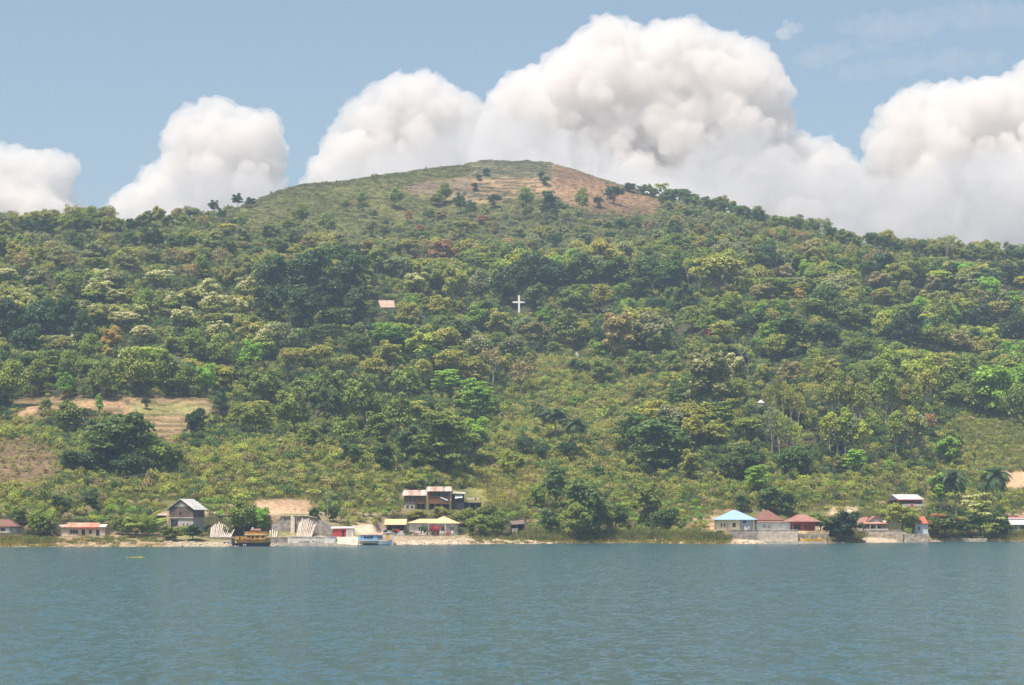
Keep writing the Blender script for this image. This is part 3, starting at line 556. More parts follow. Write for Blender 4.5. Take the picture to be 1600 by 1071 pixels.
for yy in np.arange(600, ymax, sp):
    hw = yy * 0.245
    for xx in np.arange(-hw, hw, sp):
        x = xx + random.uniform(-.48, .48) * sp; y = yy + random.uniform(-.48, .48) * sp; u = 800 + F * x / y; d = y - float(shore_d(u))
        if d < 14: continue
        z = float(H(x, y)); r = HR - (z - CH) * F / y
        run = float(grid_at(RUN, x, y))
        if r > run + (3 if 330 < u < 1050 else 30): continue
        if 330 < u < 1040 and r < float(tabi(u, SKY)) + 24: continue
        p, pal, size, forms = zone(u, r)
        if random.random() > p: continue
        # stand of kinds: colour and form drift slowly over the slope
        c1 = vnoise(x / 38, y / 38, 61); c2 = vnoise(x / 25, y / 25, 62); col = pal[int((c1 * 1.7 + random.random() * 0.65) * len(pal)) % len(pal)]; key = forms[int((c2 * 1.6 + random.random() * 0.55) * len(forms)) % len(forms)]
        h = random.uniform(10.5, 18.5) * size * (1.15 if key[:4] in ('tall', 'dens') else 1); w0, h0 = KH.get(key, (10, 12)); w_ = h * w0 / h0 * random.uniform(1.0, 1.45)
        if key[:4] == 'umbr': h *= 0.8
        hp = h * F / y; wp_ = w_ * F / y; hm = (np.abs(NT[:, 0] - u) < NT[:, 3] * 0.45 + wp_ * 0.4) & (NT[:, 4] > y)
        hm &= (r - hp) < NT[:, 2] - 0.25 * (NT[:, 2] - NT[:, 1]); hm &= r > NT[:, 1]
        if hm.any():      # keep the picked trees in view: stay lower in front of them
            lim = (NT[hm, 2] - 0.25 * (NT[hm, 2] - NT[hm, 1])).max(); hp2 = r - lim
            if hp2 < hp * 0.5: continue
            w_ *= hp2 / hp; h *= hp2 / hp
        if blocked(u, r - h * F / y, r, w_ * F / y): continue
        dd = np.hypot(notes[:, 0] - x, notes[:, 1] - y)
        if (dd < notes[:, 2] * 0.42).any(): continue
        add_tree(x, y, w_, h, col, key, random.uniform(.3, .6) if (col == 'cream' and random.random() < 0.75) else 1.0)
# which ones show most: paint crowns front to back on a coarse picture
SC = 0.5; buf = np.zeros((536, 800), bool); order = sorted(range(len(trees)), key=lambda i: trees[i]['y'])
for i in order:
    t = trees[i]; k = F / t['y'] * SC; cx = (800 + F * t['x'] / t['y']) * SC; rb = (HR - (t['z'] - CH) * F / t['y']) * SC; run = float(grid_at(RUN, t['x'], t['y'])) * SC
    h = t['h'] * k; wv = t['w'] * k; cy = rb - h * 0.56; a = wv / 2; b = h * 0.45
    x0, x1, y0, y1 = int(max(0, cx - a)), int(min(799, cx + a + 1)), int(max(0, cy - b)), int(min(535, cy + b + 1)); t['vis'] = 0; t['u'] = cx / SC; t['top'] = (rb - h) / SC; t['cy'] = cy / SC
    if x1 <= x0 or y1 <= y0: continue
    gy, gx = np.mgrid[y0:y1, x0:x1]; m = ((gx - cx) / a) ** 2 + ((gy - cy) / b) ** 2 < 1; m &= gy < run + 1; s = buf[y0:y1, x0:x1]; t['vis'] = int((m & ~s).sum()); s |= m
near = sorted(range(len(trees)), key=lambda i: -(trees[i]['vis'] + (18 if trees[i]['note'] else 0)))
palms = [i for i in near if trees[i]['key'][:4] in ('palm', 'bana')]
INDIV = [i for i in near if trees[i]['key'][:4] not in ('palm', 'bana') and trees[i]['vis'] > 0][:298] + palms
ins = set(INDIV); print('trees', len(trees), 'visible', sum(t['vis'] > 0 for t in trees))
def scale_of(t): w0, h0 = KH.get(t['key'], (10, 12)); return (t['w'] / w0, t['w'] / w0, t['h'] / h0)
def tint_of(t):
    c = np.array(PAL['green'] if t['col'] == 'mango' else PAL[t['col']]) * random.uniform(0.82, 1.2); c = c * (1 + np.array([random.uniform(-.08, .08), 0, random.uniform(-.08, .08)])); return (*c, t['bl'])
far = [t for i, t in enumerate(trees) if i not in ins]
keys = sorted({t['key'] for t in far})
scatter('forest_trees', 'mixed trees packed over the hillside behind the larger ones', 'trees', [(t['x'], t['y'], t['z']) for t in far], keys, [keys.index(t['key']) for t in far], [(0, 0, t['rz']) for t in far], [scale_of(t) for t in far], [tint_of(t) for t in far])
# ---- labels for the single trees: nearest landmark, side of it, rank
MARKS = [((811, 475), 'the white cross'), ((604, 474), 'the pale forest roof'), ((1104, 518), 'the red hut in the forest'), ((805, 275), 'the summit terraces'), ((945, 300), 'the ploughed slope'), ((560, 300), 'the grassy ridge'), ((215, 655), 'the bare terraced field'),
         ((45, 725), 'the brown dry patch'), ((15, 822), 'the maroon roofed house'), ((130, 827), 'the rusty roofed house'), ((284, 802), 'the gabled house'), ((392, 840), 'the yellow ferry'), ((475, 822), 'the white slab fan'), ((585, 840), 'the blue boat'), ((680, 822), 'the yellow roofed house'), ((670, 778), 'the wooden stilt house'), ((805, 822), 'the thatched hut'),
         ((1148, 812), 'the blue roofed house'), ((1207, 812), 'the maroon pyramid roof'), ((1258, 815), 'the red hip roof'), ((1366, 818), 'the red gabled house'), ((1416, 783), 'the zinc roofed house'), ((1582, 818), 'the rightmost white roofs'), ((1585, 750), 'the bare soil bank'), ((1190, 627), 'the white tomb'), ((1216, 597), 'the pale wall in the trees'), ((904, 549), 'the small white panel'), ((5, 440), 'the left picture edge'), ((1595, 440), 'the right picture edge'), ((1245, 345), 'the right skyline slope'), ((100, 345), 'the left skyline'), ((1480, 385), 'the right skyline end'), ((1598, 600), 'the right picture edge'), ((2, 580), 'the left picture edge')]
ORD = ['', 'second ', 'third ', 'fourth ', 'fifth ', 'sixth ', 'seventh ', 'eighth ', 'ninth ', 'tenth ', 'eleventh ', 'twelfth ', 'thirteenth ', 'fourteenth ']
bins = {}
for i in INDIV:
    t = trees[i]; ds = [math.hypot(t['u'] - m[0][0], (t['cy'] - m[0][1]) * 1.2) for m in MARKS]; j = int(np.argmin(ds)); mu, mv = MARKS[j][0]; dx, dy = t['u'] - mu, t['cy'] - mv
    lr = '' if abs(dx) < 0.4 * abs(dy) else ('left' if dx < 0 else 'right'); ud = '' if abs(dy) < 0.4 * abs(dx) else ('above' if dy < 0 else 'below')
    rel = {('', ''): 'at', ('left', ''): 'left of', ('right', ''): 'right of', ('', 'above'): 'above', ('', 'below'): 'below', ('left', 'above'): 'upper left of', ('right', 'above'): 'upper right of', ('left', 'below'): 'lower left of', ('right', 'below'): 'lower right of'}[(lr, ud)]
    f = FORM[t['key'].split('_')[0]]; adj = 'orange tipped' if t['col'] == 'mango' else ADJ[t['col']]
    noun = 'palm' if t['key'][:4] == 'palm' else ('banana like plant' if t['key'][:4] == 'bana' else 'tree')
    bins.setdefault((f, adj, noun, rel, MARKS[j][1]), []).append((ds[j], i))
SMALLCAT = {}
for key, lst in bins.items():
    lst.sort(); f, adj, noun, rel, mk = key
    for n, (dv, i) in enumerate(lst):
        t = trees[i]
        lab = '%s %s %s %s %s' % (adj, f, noun, rel, mk) if len(lst) == 1 else '%snearest %s %s %s %s %s' % (ORD[n] if n < len(ORD) else '%dth ' % (n + 1), adj, f, noun, rel, mk)
        trees[i]['label'] = ' '.join(lab.split()); trees[i]['noun'] = noun
for i in INDIV:
    t = trees[i]; cm, tm, fm = MODELS[t['key']]; nm = {'palm': 'palm_tree', 'banana like plant': 'banana_plant', 'tree': 'broadleaf_tree'}[t['noun']]
    g = {'palm': 'palms on the slope', 'banana like plant': 'banana plants by the shore', 'tree': 'trees standing on the hillside'}[t['noun']]
    e = empty(nm, (t['x'], t['y'], t['z']), t['rz'], t['label'], 'tree' if t['noun'] == 'tree' else ('palm' if t['noun'] == 'palm' else 'plant'), g); e.scale = scale_of(t)
    c = link_mesh('crown', cm, e); c.color = tint_of(t); link_mesh('trunk', tm, e)
    if t['col'] == 'mango':
        c.color = (0.09, 0.14, 0.03, 1.0)
        for (ax, az, cc) in ((-1.8, 7.0, (.42, .22, .08, 1)), (1.0, 4.6, (.40, .24, .10, 1)), (2.4, 6.0, (.36, .28, .08, 1)), (-2.8, 4.4, (.42, .22, .10, 1))):
            yl = link_mesh('young_leaves', MODELS['bush_d'][0], e, (0, 0, az)); yl.color = cc; q_ = -t['rz']; yl.location = (ax * math.cos(q_) + 2.6 * math.sin(q_) * 1, ax * math.sin(q_) - 2.6 * math.cos(q_), az)
# ---------------------------------------------------------------- scrub, grass, stones
def sow(x0, x1, y0, y1, sp, fn):
    out = []
    for yy in np.arange(y0, y1, sp):
        hw = yy * 0.235; xs = np.arange(-hw, hw, sp); x = xs + rng.uniform(-.5, .5, len(xs)) * sp; y = yy + rng.uniform(-.5, .5, len(xs)) * sp
        u = 800 + F * x / y; d = y - shore_d(u); z = H(x, y); r = HR - (z - CH) * F / y; run = grid_at(RUN, x, y)
        for k in np.where((r < run + 10) & (u > -60) & (u < 1660))[0]:
            q = fn(x[k], y[k], z[k], u[k], r[k], d[k])
            if q: out.append((x[k], y[k], z[k]) + q)
    return out
BK = ['bush_a', 'bush_b', 'bush_c', 'bush_d']; SC_P = ['olive', 'green', 'olive', 'green', 'lime', 'olive', 'deep', 'olive', 'green', 'brown']
BUILT = [(250, 318, 0, 824), (86, 170, 0, 840), (-40, 32, 0, 836), (594, 726, 0, 838), (624, 756, 0, 799), (784, 826, 0, 836), (1108, 1292, 0, 850), (1336, 1452, 0, 850), (1386, 1448, 0, 800), (1560, 1660, 0, 830), (312, 600, 0, 856), (395, 488, 780, 806), (250, 600, 796, 808)]
def in_built(u, r, d, z, hgt, y):
    top = r - hgt * F / y
    for a, b, c, e in CLEAR[:-2]:
        if a - 4 < u < b * 0 + c + 4 and top < e - 3 and r > b + 4: return True
    return False
def fb(x, y, z, u, r, d):
    if d < 10: return None
    if in_poly(u, r, P_PLOW) or in_poly(u, r, P_FIELD): return None
    cl = vnoise(x / 14, y / 14, 71); s = random.uniform(0.5, 1.0); pal = SC_P; p = 0.62
    if in_poly(u, r, P_TERH):
        return None
    if in_poly(u, r, P_HILL): p = 0.10; s *= 0.7; pal = ['green', 'grey', 'olive']
    elif in_poly(u, r, P_YEL): p = 0.75; s *= 0.65; pal = ['lime', 'yellow', 'olive', 'yellow', 'tan', 'green']
    elif in_poly(u, r, P_GRASSR): p = 0.6; s *= 0.6; pal = ['olive', 'lime', 'tan', 'green']
    elif in_poly(u, r, P_BROWN): p = 0.65; s *= 0.55; pal = ['brown', 'tan', 'red', 'brown', 'olive']
    elif in_poly(u, r, P_BARER): return None
    elif in_poly(u, r, P_SCRUB): p = 0.88
    elif r < 430: pal = ['grey', 'olive', 'deep', 'green', 'grey']
    elif r < 786: pal = ['deep', 'green', 'dark', 'deep', 'olive']  # darker bushes in the forest put the shade of its gaps into their colour
    if r > 786 and not in_poly(u, r, P_BARER): p = 0.8; s *= 0.75; pal = ['green', 'olive', 'lime', 'bright', 'deep', 'green', 'tan']
    if 395 < u < 488 and 780 < r < 806: return None
    if 402 < u < 500 and 796 < r < 806: return None
    if random.random() > p * (0.7 + 0.6 * cl): return None
    hgt = 2.6 * s
    if in_built(u, r, d, z, hgt, y): return None
    c = pal[int((vnoise(x / 18, y / 18, 72) * 1.5 + random.random() * 0.9) * len(pal)) % len(pal)]; kk = random.uniform(0.8, 1.25)
    col = tuple(v * kk for v in PAL[c]); return (BK.index(random.choice(BK)), random.uniform(0, 6.28), (s * random.uniform(.75, 1.15), s * random.uniform(.75, 1.15), s * random.uniform(1.0, 1.45)), (*col, 1.0))
B = sow(0, 0, 600, float(Dsh.max()) + 420, 2.5, fb) + sow(0, 0, float(Dsh.max()) + 420, ymax, 5.0, fb)
print('bushes', len(B))
scatter('hillside_scrub', 'low yellow green scrub covering the slopes between the trees', 'scrub', [b[:3] for b in B], BK, [b[3] for b in B], [(0, 0, b[4]) for b in B], [b[5] for b in B], [b[6] for b in B])
TK = ['tuft_a', 'tuft_b']
def ft(x, y, z, u, r, d):
    if d < 0.2: return None
    if d < 14:
        if 262 < u < 735 or 1140 < u < 1296 or 1352 < u < 1450: return None
        if random.random() > (0.85 if (u < 90 or 840 < u < 1130 or u > 1555) else 0.3): return None
        k = random.uniform(0.8, 1.3); c = (0.13 * k, 0.15 * k, 0.04) if random.random() < .7 else (0.2 * k, 0.17 * k, 0.05); s = random.uniform(.6, 1.3) * (1.5 if 900 < u < 1120 and d > 5 else 1)
        if d < 2.5: s *= .5; c = (0.22 * k, 0.19 * k, 0.04)
        if u < 320: s *= .55
        return (0, random.uniform(0, 6.28), (1, 1, s), (*c, 1.0))
    return None
Tt = sow(0, 0, 560, 740, 1.3, ft)
PH3 = phase(3.0); PH2 = phase(2.0)
def fh(x, y, z, u, r, d):
    if d < 60: return None
    hill = in_poly(u, r, P_HILL)
    if in_poly(u, r, P_PLOW): 
        if random.random() < 0.7: k = random.uniform(.5, 1.2); return (1, random.uniform(0, 6.28), (.9, .9, .6), (0.24 * k, 0.18 * k, 0.09 * k, 1.0))
        return None
    if in_poly(u, r, P_TERH):
        if float(grid_at(PH3, x, y)) < 0.5 and random.random() < (0.8 if r < 277 else 0.5): k = random.uniform(.7, 1.2); return (1, random.uniform(0, 6.28), (.9, .9, .6), (0.10 * k, 0.11 * k, 0.05 * k, 1.0))
        return None
    if in_poly(u, r, P_FIELD):
        if float(grid_at(PH2, x, y)) < 0.36 and random.random() < 0.4: k = random.uniform(.7, 1.2); return (1, random.uniform(0, 6.28), (.9, .9, .4), (0.14 * k, 0.14 * k, 0.05 * k, 1.0))
        return None
    if not (hill or in_poly(u, r, P_UP)): return None
    k = random.uniform(.75, 1.25); return (1, random.uniform(0, 6.28), (1.3, 1.3, random.uniform(.5, 1.1)), (0.115 * k, 0.125 * k, 0.038 * k, 1.0)) if random.random() < .8 else None
def fs(x, y, z, u, r, d):
    if d < 14 or not (in_poly(u, r, P_SCRUB) or in_poly(u, r, P_YEL) or in_poly(u, r, P_GRASSR)) or in_poly(u, r, P_BARER) or in_poly(u, r, P_BROWN): return None
    if 395 < u < 488 and 780 < r < 806 or 402 < u < 500 and 799 < r < 806 or in_built(u, r, d, z, .8, y): return None
    yl = in_poly(u, r, P_YEL); k = random.uniform(.7, 1.3); c = (0.26 * k, 0.24 * k, 0.06) if (yl or random.random() < .4) else (0.15 * k, 0.18 * k, 0.05)
    return (1, random.uniform(0, 6.28), (1.2, 1.2, random.uniform(.6, 1.7)), (*c, 1.0)) if random.random() < .75 else None
Tt += sow(0, 0, 600, float(Dsh.max()) + 260, 1.8, fs)
Tt += sow(0, 0, 1000, ymax, 3.4, fh)
Tf = sow(0, 0, 780, 960, 2.4, fh); Tt += Tf
print('tufts', len(Tt))
scatter('tall_grass', 'tall grass along the waterline and over the upper hill', 'grass', [b[:3] for b in Tt], TK, [b[3] for b in Tt], [(0, 0, b[4]) for b in Tt], [b[5] for b in Tt], [b[6] for b in Tt])
RK = ['rock_a', 'rock_b', 'rock_c']
def fr(x, y, z, u, r, d):
    if not (-0.6 < d < 7): return None
    p = 0.0
    if 88 < u < 262: p = 0.22
    elif 262 <= u < 312: p = 0.5
    elif 600 < u < 880: p = 0.7 if d < 4.5 else 0.15
    elif 1140 < u < 1300: p = 0.25 if d < 3.2 else 0
    elif 1446 < u < 1562: p = 0.6 if d < 4 else 0
    elif 312 <= u <= 600: p = 0.75 if d < 3 else 0.04
    else: p = 0.03
    if random.random() > p: return None
    s = random.uniform(.3, 1.1) ** 1.2; return (random.randrange(3), random.uniform(0, 6.28), (s * 1.3, s, s * .8), (1, 1, 1, 1))
Rr = sow(0, 0, 560, 740, 0.85, fr)
print('rocks', len(Rr))
scatter('shore_stones', 'pale stones and rubble along the waterline', 'stones', [b[:3] for b in Rr], RK, [b[3] for b in Rr], [(0, 0, b[4]) for b in Rr], [b[5] for b in Rr], [b[6] for b in Rr])
# ---------------------------------------------------------------- buildings and things; local units are photo pixels times k
WHITE = mat('white_paint', (0.58, 0.555, 0.52), 0.7, 0.3, 0.2, 0.9, col2=(0.42, 0.39, 0.34)); CREAM = mat('cream_render', (0.78, 0.66, 0.42), 0.8, 0.2, 0.10, 0.4); GREYP = mat('grey_plaster', (0.42, 0.40, 0.37), 0.85, 0.2, 0.2, 0.5)
BEIGE = mat('beige_plaster', (0.50, 0.41, 0.31), 0.85, 0.2, 0.25, 0.5); WOOD = mat('weathered_wood', (0.13, 0.10, 0.09), 0.9, 0.1, 0.4, 0.8, stretch=(4, 4, 0.6)); BROWN = mat('brown_boards', (0.20, 0.095, 0.06), 0.85, 0.15, 0.35, 0.8, stretch=(0.6, 1, 5))
DARK = mat('dark_boards_and_shade', (0.05, 0.045, 0.05), 0.9, 0.1, 0.3, 1); GLASS = mat('window_glass', (0.03, 0.035, 0.045), 0.15, 0.5); YROOF = mat('yellow_sheet', (0.68, 0.49, 0.26), 0.5, 0.4, 0.08, 0.3, wave=2.2)  # the dark boards also serve as sheets that stand in for shade
BROOF = mat('sky_blue_sheet', (0.30, 0.44, 0.62), 0.45, 0.4, 0.10, 0.3, wave=2.2); MROOF = mat('maroon_sheet', (0.15, 0.065, 0.05), 0.7, 0.3, 0.3, 0.5, col2=(0.21, 0.11, 0.085), wave=2.2)
RROOF = mat('red_rust_sheet', (0.20, 0.08, 0.06), 0.7, 0.3, 0.4, 1.1, col2=(0.33, 0.20, 0.16), stretch=(1, .3, .3), wave=2.2); ORUST = mat('orange_rust_sheet', (0.34, 0.15, 0.09), 0.8, 0.2, 0.3, 0.9, col2=(0.45, 0.32, 0.25), stretch=(1, .2, .2), wave=2.2)
PATCH = mat('patched_rusty_sheet', (0.52, 0.45, 0.41), 0.6, 0.3, 0.2, 0.9, col2=(0.30, 0.13, 0.09), stretch=(1, .15, .15), wave=2.2); ZINC = mat('zinc_sheet', (0.55, 0.53, 0.50), 0.45, 0.5, 0.15, 0.4, wave=2.2); WROOF = mat('whitened_sheet', (0.56, 0.54, 0.51), 0.5, 0.4, 0.12, 0.4, wave=2.2)
PINKR = mat('pinkish_sheet', (0.50, 0.33, 0.26), 0.7, 0.3, 0.2, 0.5); TILE = mat('pale_tile', (0.42, 0.30, 0.24), 0.8, 0.2, 0.2, 0.5); STONE = mat('dry_stone', (0.42, 0.35, 0.27), 0.9, 0.15, 0.4, 0.9, bump=0.8, bscale=1.2); GSTONE = mat('grey_stone', (0.26, 0.24, 0.22), 0.9, 0.15, 0.4, 0.9, bump=0.8, bscale=1.2)
CONC = mat('pale_concrete', (0.52, 0.45, 0.37), 0.9, 0.15, 0.18, 0.9, col2=(0.34, 0.29, 0.23), bump=0.3); SLAB = mat('bleached_slab', (0.66, 0.57, 0.49), 0.85, 0.2, 0.15, 0.9, col2=(0.48, 0.41, 0.35)); REDP = mat('red_paint', (0.42, 0.05, 0.05), 0.7, 0.3, 0.3, 0.8); REDC = mat('red_cloth', (0.5, 0.07, 0.07), 0.8, 0.1)
BLUEP = mat('blue_paint', (0.22, 0.42, 0.68), 0.6, 0.3, 0.15, 0.6); NAVY = mat('navy_hull', (0.03, 0.045, 0.07), 0.6, 0.3, 0.3, 0.8); YELP = mat('chipped_yellow_paint', (0.62, 0.36, 0.06), 0.7, 0.3, 0.2, 0.7, col2=(0.35, 0.14, 0.05)); ORP = mat('orange_door_paint', (0.75, 0.36, 0.02), 0.6, 0.3)
YBOAT = mat('bright_yellow_paint', (0.8, 0.5, 0.04), 0.6, 0.3); THATCH = mat('dry_thatch', (0.17, 0.13, 0.11), 0.95, 0.05, 0.35, 2.5, stretch=(4, .6, .6)); INK = mat('slate_lettering', (0.07, 0.09, 0.12), 0.8, 0.1); LBLUE = mat('pale_blue_plaster', (0.52, 0.60, 0.62), 0.8, 0.2, 0.12, 0.6)
CAPB = mat('blue_grey_coping', (0.28, 0.33, 0.38), 0.8, 0.2, 0.2, 0.8); POLE = mat('pole_steel', (0.3, 0.28, 0.26), 0.7, 0.3); POLEW = mat('dark_pole_timber', (0.13, 0.08, 0.06), 0.9, 0.1); WIRE = mat('cable', (0.4, 0.4, 0.4), 0.6, 0.3); CLOTHW = mat('white_cloth', (0.78, 0.76, 0.74), 0.8, 0.1); DRIED = mat('red_brown_door', (0.22, 0.08, 0.06), 0.8, 0.2, 0.2, 0.8)
BOXF = [(0, 3, 2, 1), (4, 5, 6, 7), (0, 1, 5, 4), (1, 2, 6, 5), (2, 3, 7, 6), (3, 0, 4, 7)]
class MB:
    def __init__(s, k): s.k = k; s.V = []; s.F = []
    def hexa(s, p): o = len(s.V); s.V += [tuple(q) for q in p]; s.F += [tuple(o + i for i in f) for f in BOXF]; return s
    def box(s, x0, x1, y0, y1, z0, z1): return s.hexa([(x0, y0, z0), (x1, y0, z0), (x1, y1, z0), (x0, y1, z0), (x0, y0, z1), (x1, y0, z1), (x1, y1, z1), (x0, y1, z1)])
    def solid(s, V, Fc): o = len(s.V); s.V += [tuple(q) for q in V]; s.F += [tuple(o + i for i in f) for f in Fc]; return s
    def bar(s, a, b, w): # square bar between two points
        a = Vector(a); b = Vector(b); d = (b - a).normalized(); t = d.cross(Vector((0.1, 1, 0.05))).normalized() * w / 2; q = d.cross(t).normalized() * w / 2
        return s.hexa([a - t - q, a + t - q, a + t + q, a - t + q, b - t - q, b + t - q, b + t + q, b - t + q])
    def wall(s, x0, x1, y, t, z0, z1, ops=()):   # upright wall with real openings (x0,x1,z0,z1)
        xs = sorted({x0, x1, *[o[0] for o in ops], *[o[1] for o in ops]})
        for a, b in zip(xs, xs[1:]):
            zz = z0; 
            for o in sorted([o for o in ops if o[0] <= a + 1e-6 and o[1] >= b - 1e-6], key=lambda o: o[2]):
                if o[2] > zz: s.box(a, b, y, y + t, zz, o[2])
                zz = o[3]
            if zz < z1: s.box(a, b, y, y + t, zz, z1)
        return s
    def hip(s, x0, x1, y0, y1, z0, z1, r0, r1, th=0.5, ym=None):
        ym = (y0 + y1) / 2 if ym is None else ym
        V = [(x0, y0, z0), (x1, y0, z0), (x1, y1, z0), (x0, y1, z0), (x0, y0, z0 + th), (x1, y0, z0 + th), (x1, y1, z0 + th), (x0, y1, z0 + th), (r0, ym, z1), (r1, ym, z1)]
        return s.solid(V, [(0, 3, 2, 1), (0, 1, 5, 4), (1, 2, 6, 5), (2, 3, 7, 6), (3, 0, 4, 7), (4, 5, 9, 8), (5, 6, 9), (6, 7, 8, 9), (7, 4, 8)])
    def sheet(s, a, b, c, d, th=0.5): # sloping slab a,b front; c,d back (c above b)
        up = Vector((0, 0, th)); p = [Vector(q) for q in (a, b, c, d)]; return s.hexa(p + [q + up for q in p])
    def build(s, name, m, parent=None, loc=(0, 0, 0)):
        me = bpy.data.meshes.new(name); me.from_pydata([(v[0] * s.k, v[1] * s.k, v[2] * s.k) for v in s.V], [], s.F); me.materials.append(m); me.update()
        return link_mesh(name, me, parent, loc)
class Bld:
    def __init__(s, name, label, cat, u, D, z, rz=0, group=None):
        s.k = D / F; s.u = u; s.D = D; s.z = z; s.e = empty(name, ((u - 800) / F * D, D, z), R(rz), label, cat, group)
        s.row = HR - (z - CH) * F / D
    def mb(s): return MB(s.k)
    def part(s, name, m, fn, parent=None): q = s.mb(); fn(q); return q.build(name, m, parent or s.e)
    def body(s, x0, x1, y0, y1, z0, z1, m, ops=(), name='wall', t=0.9, back=True):
        def f(q):
            q.wall(x0, x1, y0, t, z0, z1, ops); q.box(x0, x0 + t, y0 + t, y1, z0, z1); q.box(x1 - t, x1, y0 + t, y1, z0, z1); q.box(x0 + t, x1 - t, y1 - t, y1, z0, z1)
        return s.part(name, m, f)
    def window(s, x0, x1, z0, z1, y, m=WHITE, mull=1, fr=0.35, glass=GLASS):
        def f(q):
            q.box(x0, x0 + fr, y - .15, y + .5, z0, z1); q.box(x1 - fr, x1, y - .15, y + .5, z0, z1); q.box(x0 + fr, x1 - fr, y - .15, y + .5, z0, z0 + fr); q.box(x0 + fr, x1 - fr, y - .15, y + .5, z1 - fr, z1)
            for i in range(mull): xm = x0 + (x1 - x0) * (i + 1) / (mull + 1); q.box(xm - fr / 2, xm + fr / 2, y - .1, y + .45, z0 + fr, z1 - fr)
        w_ = s.part('window', m, f); s.part('pane', glass, lambda q: q.box(x0 + fr, x1 - fr, y + .5, y + .6, z0 + fr, z1 - fr), w_); return w_
    def door(s, x0, x1, z0, z1, y, m=DRIED):
        d = s.part('door', m, lambda q: q.box(x0, x1, y + .35, y + .6, z0, z1)); s.part('handle', POLE, lambda q: q.box(x1 - .6, x1 - .35, y + .1, y + .35, z0 + (z1 - z0) * .45, z0 + (z1 - z0) * .55), d); return d
G_H = 'houses along the shore'
def P(n): return PADS[n]
# maroon roofed house at the left edge
D, z = P('maroon'); b = Bld('shore_house', 'small white house with maroon roof at the left picture edge', 'house', 0, D, z, group=G_H)
b.body(-26, 15, 0, 26, 0, 10, WHITE, [(1, 8, 3, 8)]); b.part('side_room', GREYP, lambda q: q.box(15, 26, 3, 24, 0, 9.6)); b.window(1, 8, 3, 8, 0, DRIED)
b.part('roof', MROOF, lambda q: q.hip(-30, 28, -3, 29, 9.8, 21, -16, 12)); b.part('step', CONC, lambda q: q.box(-4, 18, -3, -.1, 0, .8))
# long rusty house
D, z = P('rust'); b = Bld('shore_house', 'long low beige house under a patchy orange rusted roof', 'house', 129, D, z, group=G_H)
ops = [(-20, -7, 4, 10.5), (-1.5, 4, 0, 10.8), (9.5, 14.5, 3.5, 10.8), (21, 26, 0, 10.6)]
b.body(-34, 35, 0, 24, 0, 14, BEIGE, ops); b.door(-1.5, 4, 0, 10.8, 0, DARK); b.window(9.5, 14.5, 3.5, 10.8, 0, GREYP, 0); b.door(21, 26, 0, 10.6, 0, DARK); b.window(-20, -7, 4, 10.5, 0, BEIGE, 2)
b.part('roof', ORUST, lambda q: q.sheet((-26, -4, 14.0), (25, -4, 14.0), (25, 14, 21), (-26, 14, 21), .6).sheet((-26, 26, 13), (-26, 14, 20.9), (25, 14, 20.9), (25, 26, 13), .6))
b.part('roof_wing', PATCH, lambda q: q.sheet((-38, -3, 13.5), (-26.2, -3, 14.5), (-26.2, 12, 18.5), (-38, 12, 17.5), .6)); b.part('roof_wing', WROOF, lambda q: q.sheet((25.2, -3, 14.5), (37, -3, 14.5), (37, 12, 18.5), (25.2, 12, 18.5), .6))
b.part('fascia', REDP, lambda q: q.box(-12, 26, -4.4, -4.05, 12.8, 14.4)); b.part('terrace', CONC, lambda q: q.box(-34, 30, -4, -.1, 0, .9))
# two storey gabled house
D, z = P('gable'); b = Bld('gabled_house', 'two storey grey gabled house, dark timber upper floor over concrete ground floor', 'house', 284, D + 2, z, -22, group=G_H)
b.body(-21, 20, 0, 34, 0, 17, GREYP, [(-21 + 1, -7, 0, 15), (2, 4.6, 3, 9), (9, 11.6, 3, 9)]); b.part('porch_wall', GSTONE, lambda q: q.wall(-20, -7, 4, .8, 0, 15, [(-17, -15, 3, 9), (-13, -11, 3, 9)])); b.door(-9.6, -7, 0, 15, 1.2)
b.window(2, 4.6, 3, 9, 0, GREYP, 0); b.window(9, 11.6, 3, 9, 0, GREYP, 0); b.part('floor_slab', CONC, lambda q: q.box(-22.5, 21.5, -2, 35, 17, 18.2))
b.body(-22, 21, -.6, 34.6, 18.2, 32, WOOD, [(-4, 0, 21, 27)], 'upper_wall'); b.window(-4, 0, 21, 27, -.6, BROWN, 0)
b.part('gable', WOOD, lambda q: q.solid([(-22, -.6, 32), (21, -.6, 32), (-.5, -.6, 46), (-22, .4, 32), (21, .4, 32), (-.5, .4, 46)], [(0, 1, 2), (3, 5, 4), (0, 3, 4, 1), (1, 4, 5, 2), (2, 5, 3, 0)])); b.part('gable_panel', GREYP, lambda q: q.solid([(-13, -1, 35), (12, -1, 35), (-.5, -1, 43), (-13, -.7, 35), (12, -.7, 35), (-.5, -.7, 43)], [(0, 1, 2), (3, 5, 4), (0, 3, 4, 1), (1, 4, 5, 2), (2, 5, 3, 0)]))
b.part('roof', ZINC, lambda q: q.sheet((-26, -4, 29.5), (-.5, -4, 46.4), (-.5, 38, 46.4), (-26, 38, 29.5), .8).sheet((-.5, -4, 46.4), (25, -4, 29.5), (25, 38, 29.5), (-.5, 38, 46.4), .8))
